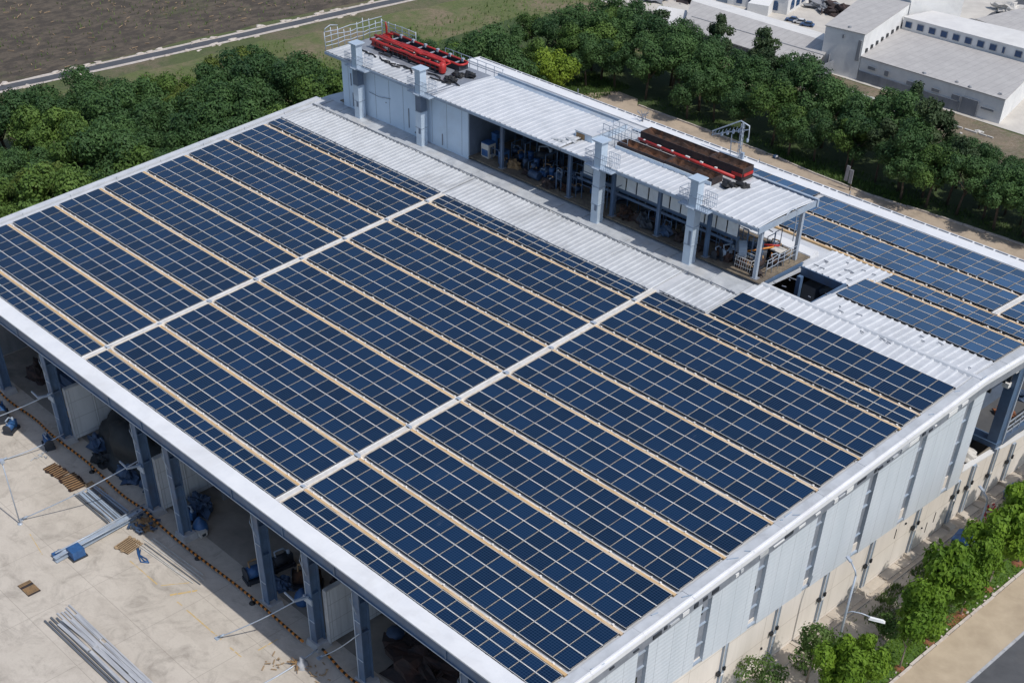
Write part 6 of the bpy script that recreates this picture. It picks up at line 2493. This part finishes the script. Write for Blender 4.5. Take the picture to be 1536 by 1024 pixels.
def car(x, y, rot, body, label):
    t = empty('parked_car', (x, y, GZ), label, 'car', 'cars parked behind the shed')
    t.rotation_euler = (0, 0, rot)
    t.scale = (.36, .36, .36)
    mb = MB()
    prof = [(-2.1, .35), (-2.15, .75), (-1.2, .92), (1.5, .9), (2.1, .78), (2.15, .35)]
    for s in (0,):
        l = [(px, -.85, pz) for px, pz in prof]
        r = [(px, .85, pz) for px, pz in prof]
        n = len(prof)
        mb.add(l + r, [tuple(range(n))[::-1], tuple(range(n, 2 * n))] + [(k, (k + 1) % n, n + (k + 1) % n, n + k) for k in range(n)])
    obj('body', mb.mesh('body', body), t)
    mb = MB()
    mb.hexa([(-1.2, -.8, .9), (1.6, -.8, .9), (1.6, .8, .9), (-1.2, .8, .9)], [(-.5, -.65, 1.4), (1.1, -.65, 1.4), (1.1, .65, 1.4), (-.5, .65, 1.4)])
    obj('cabin', mb.mesh('cabin', 'glass_dark'), t)
    mb = MB()
    mb.box(-.45, 1.05, -.63, .63, 1.4, 1.44)
    obj('roof', mb.mesh('roof', body), t)
    for sx in (-1.35, 1.35):
        for sy in (-.8, .8):
            mb = MB()
            mb.tube([(sx, sy - .1, .33), (sx, sy + .1, .33)], .33, 10)
            obj('wheel', mb.mesh('wheel', 'black_rubber'), t)


for (u, v, r, bd, lab) in ((-7.4, 106.9, .35, 'car_blue', 'blue car parked farther from the tall block'), (-6.3, 106.9, .3, 'car_white', 'white car parked between the two blue cars'), (-5.2, 106.8, .35, 'car_blue', 'blue car parked nearest the tall block')):
    car(u, v, r, bd, lab)
for k, (x, y, mm, lab) in enumerate(((-7.6, 113.2, 'grey_wall', 'grey heap of scrap metal in the far yard behind the tall block'), (-5.6, 113.0, 'scrap_dark', 'dark heap of scrap metal nearest the tall block in the far yard'), (-24, 101, 'rubble_mix' if False else 'grey_wall', 'grey rubble heap near the wooded end of the shed'), (-21, 104, 'scrap_dark', 'dark rubble heap behind the low annexe'), (9.0, 121, 'grey_wall', 'grey scrap heap behind the windowed warehouse'), (8, 128, 'cream', 'pale scrap heap on the far asphalt yard'))):
    mb = MB()
    mb.blob((x, y, GZ + .3), (1.9, 1.2, .7), 140 + k, .6, n=10, flat=.4)
    for q in range(14):
        xx, yy = x + random.gauss(0, 1), y + random.gauss(0, .8)
        mb.bar((xx, yy, GZ + random.uniform(.1, .7)), (xx + random.uniform(-.7, .7), yy + random.uniform(-.6, .6), GZ + random.uniform(.1, .8)), .14, .12)
    thing('scrap_heap', mb, mm, (x, y, GZ), lab, 'scrap heap')
b = bld('flat_shed', (17, 121, GZ), 'low pale flat-roofed shed beyond the windowed warehouse')
mb = MB()
mb.hexa([(9.5, 117.5, GZ), (24, 114.5, GZ), (24, 122, GZ), (11, 124, GZ)], [(9.5, 117.5, -7.2), (24, 114.5, -7.2), (24, 122, -7.2), (11, 124, -7.2)])
part('wall', mb, 'white_wall', b)
mb = MB()
mb.hexa([(9.4, 117.4, -7.2), (24.1, 114.4, -7.2), (24.1, 122.1, -7.2), (10.9, 124.1, -7.2)], [(9.4, 117.4, -7.1), (24.1, 114.4, -7.1), (24.1, 122.1, -7.1), (10.9, 124.1, -7.1)])
part('roof', mb, 'roof_grey', b)

# ------------------------------------------------------------------ light and camera
SUN = Vector((.72, .035, 1.0)).normalized()
el = math.asin(SUN.z)
az = math.atan2(SUN.x, SUN.y)
w = bpy.data.worlds.new('World')
S.world = w
w.use_nodes = True
n = w.node_tree
sky = n.nodes.new('ShaderNodeTexSky')
sky.sky_type = 'NISHITA'
sky.sun_disc = False
sky.sun_elevation = el
sky.sun_rotation = az
sky.air_density = 1.0
sky.dust_density = 1.2
n.links.new(sky.outputs[0], n.nodes['Background'].inputs[0])
n.nodes['Background'].inputs[1].default_value = .135
ld = bpy.data.lights.new('sun', 'SUN')
ld.energy = 3.35
ld.angle = R(.53)
ld.color = (1, .955, .89)
lo = bpy.data.objects.new('sun', ld)
COL.objects.link(lo)
lo.location = (90, 20, 80)
lo.rotation_euler = SUN.to_track_quat('Z', 'Y').to_euler()

cam = bpy.data.cameras.new('camera')
co = bpy.data.objects.new('camera', cam)
COL.objects.link(co)
yaw, tilt, roll = CAMROT
fwd = Vector((math.sin(yaw) * math.cos(tilt), math.cos(yaw) * math.cos(tilt), -math.sin(tilt)))
right = Vector((math.cos(yaw), -math.sin(yaw), 0))
up = right.cross(fwd)
r2 = right * math.cos(roll) + up * math.sin(roll)
u2 = -right * math.sin(roll) + up * math.cos(roll)
m = Matrix((r2, u2, -fwd)).transposed().to_4x4()
m.translation = Vector(CAMLOC)
co.matrix_world = m
cam.sensor_width = 36
cam.lens = CAMF / 1536 * 36
cam.shift_x = CAMSX
cam.shift_y = CAMSY
cam.clip_end = 2000
cam.clip_start = .5
S.camera = co
S.render.resolution_x = 1024
S.render.resolution_y = 682
vs = S.view_settings
vs.view_transform = 'Standard'
vs.look = 'None'
vs.exposure = 0
vs.gamma = 1
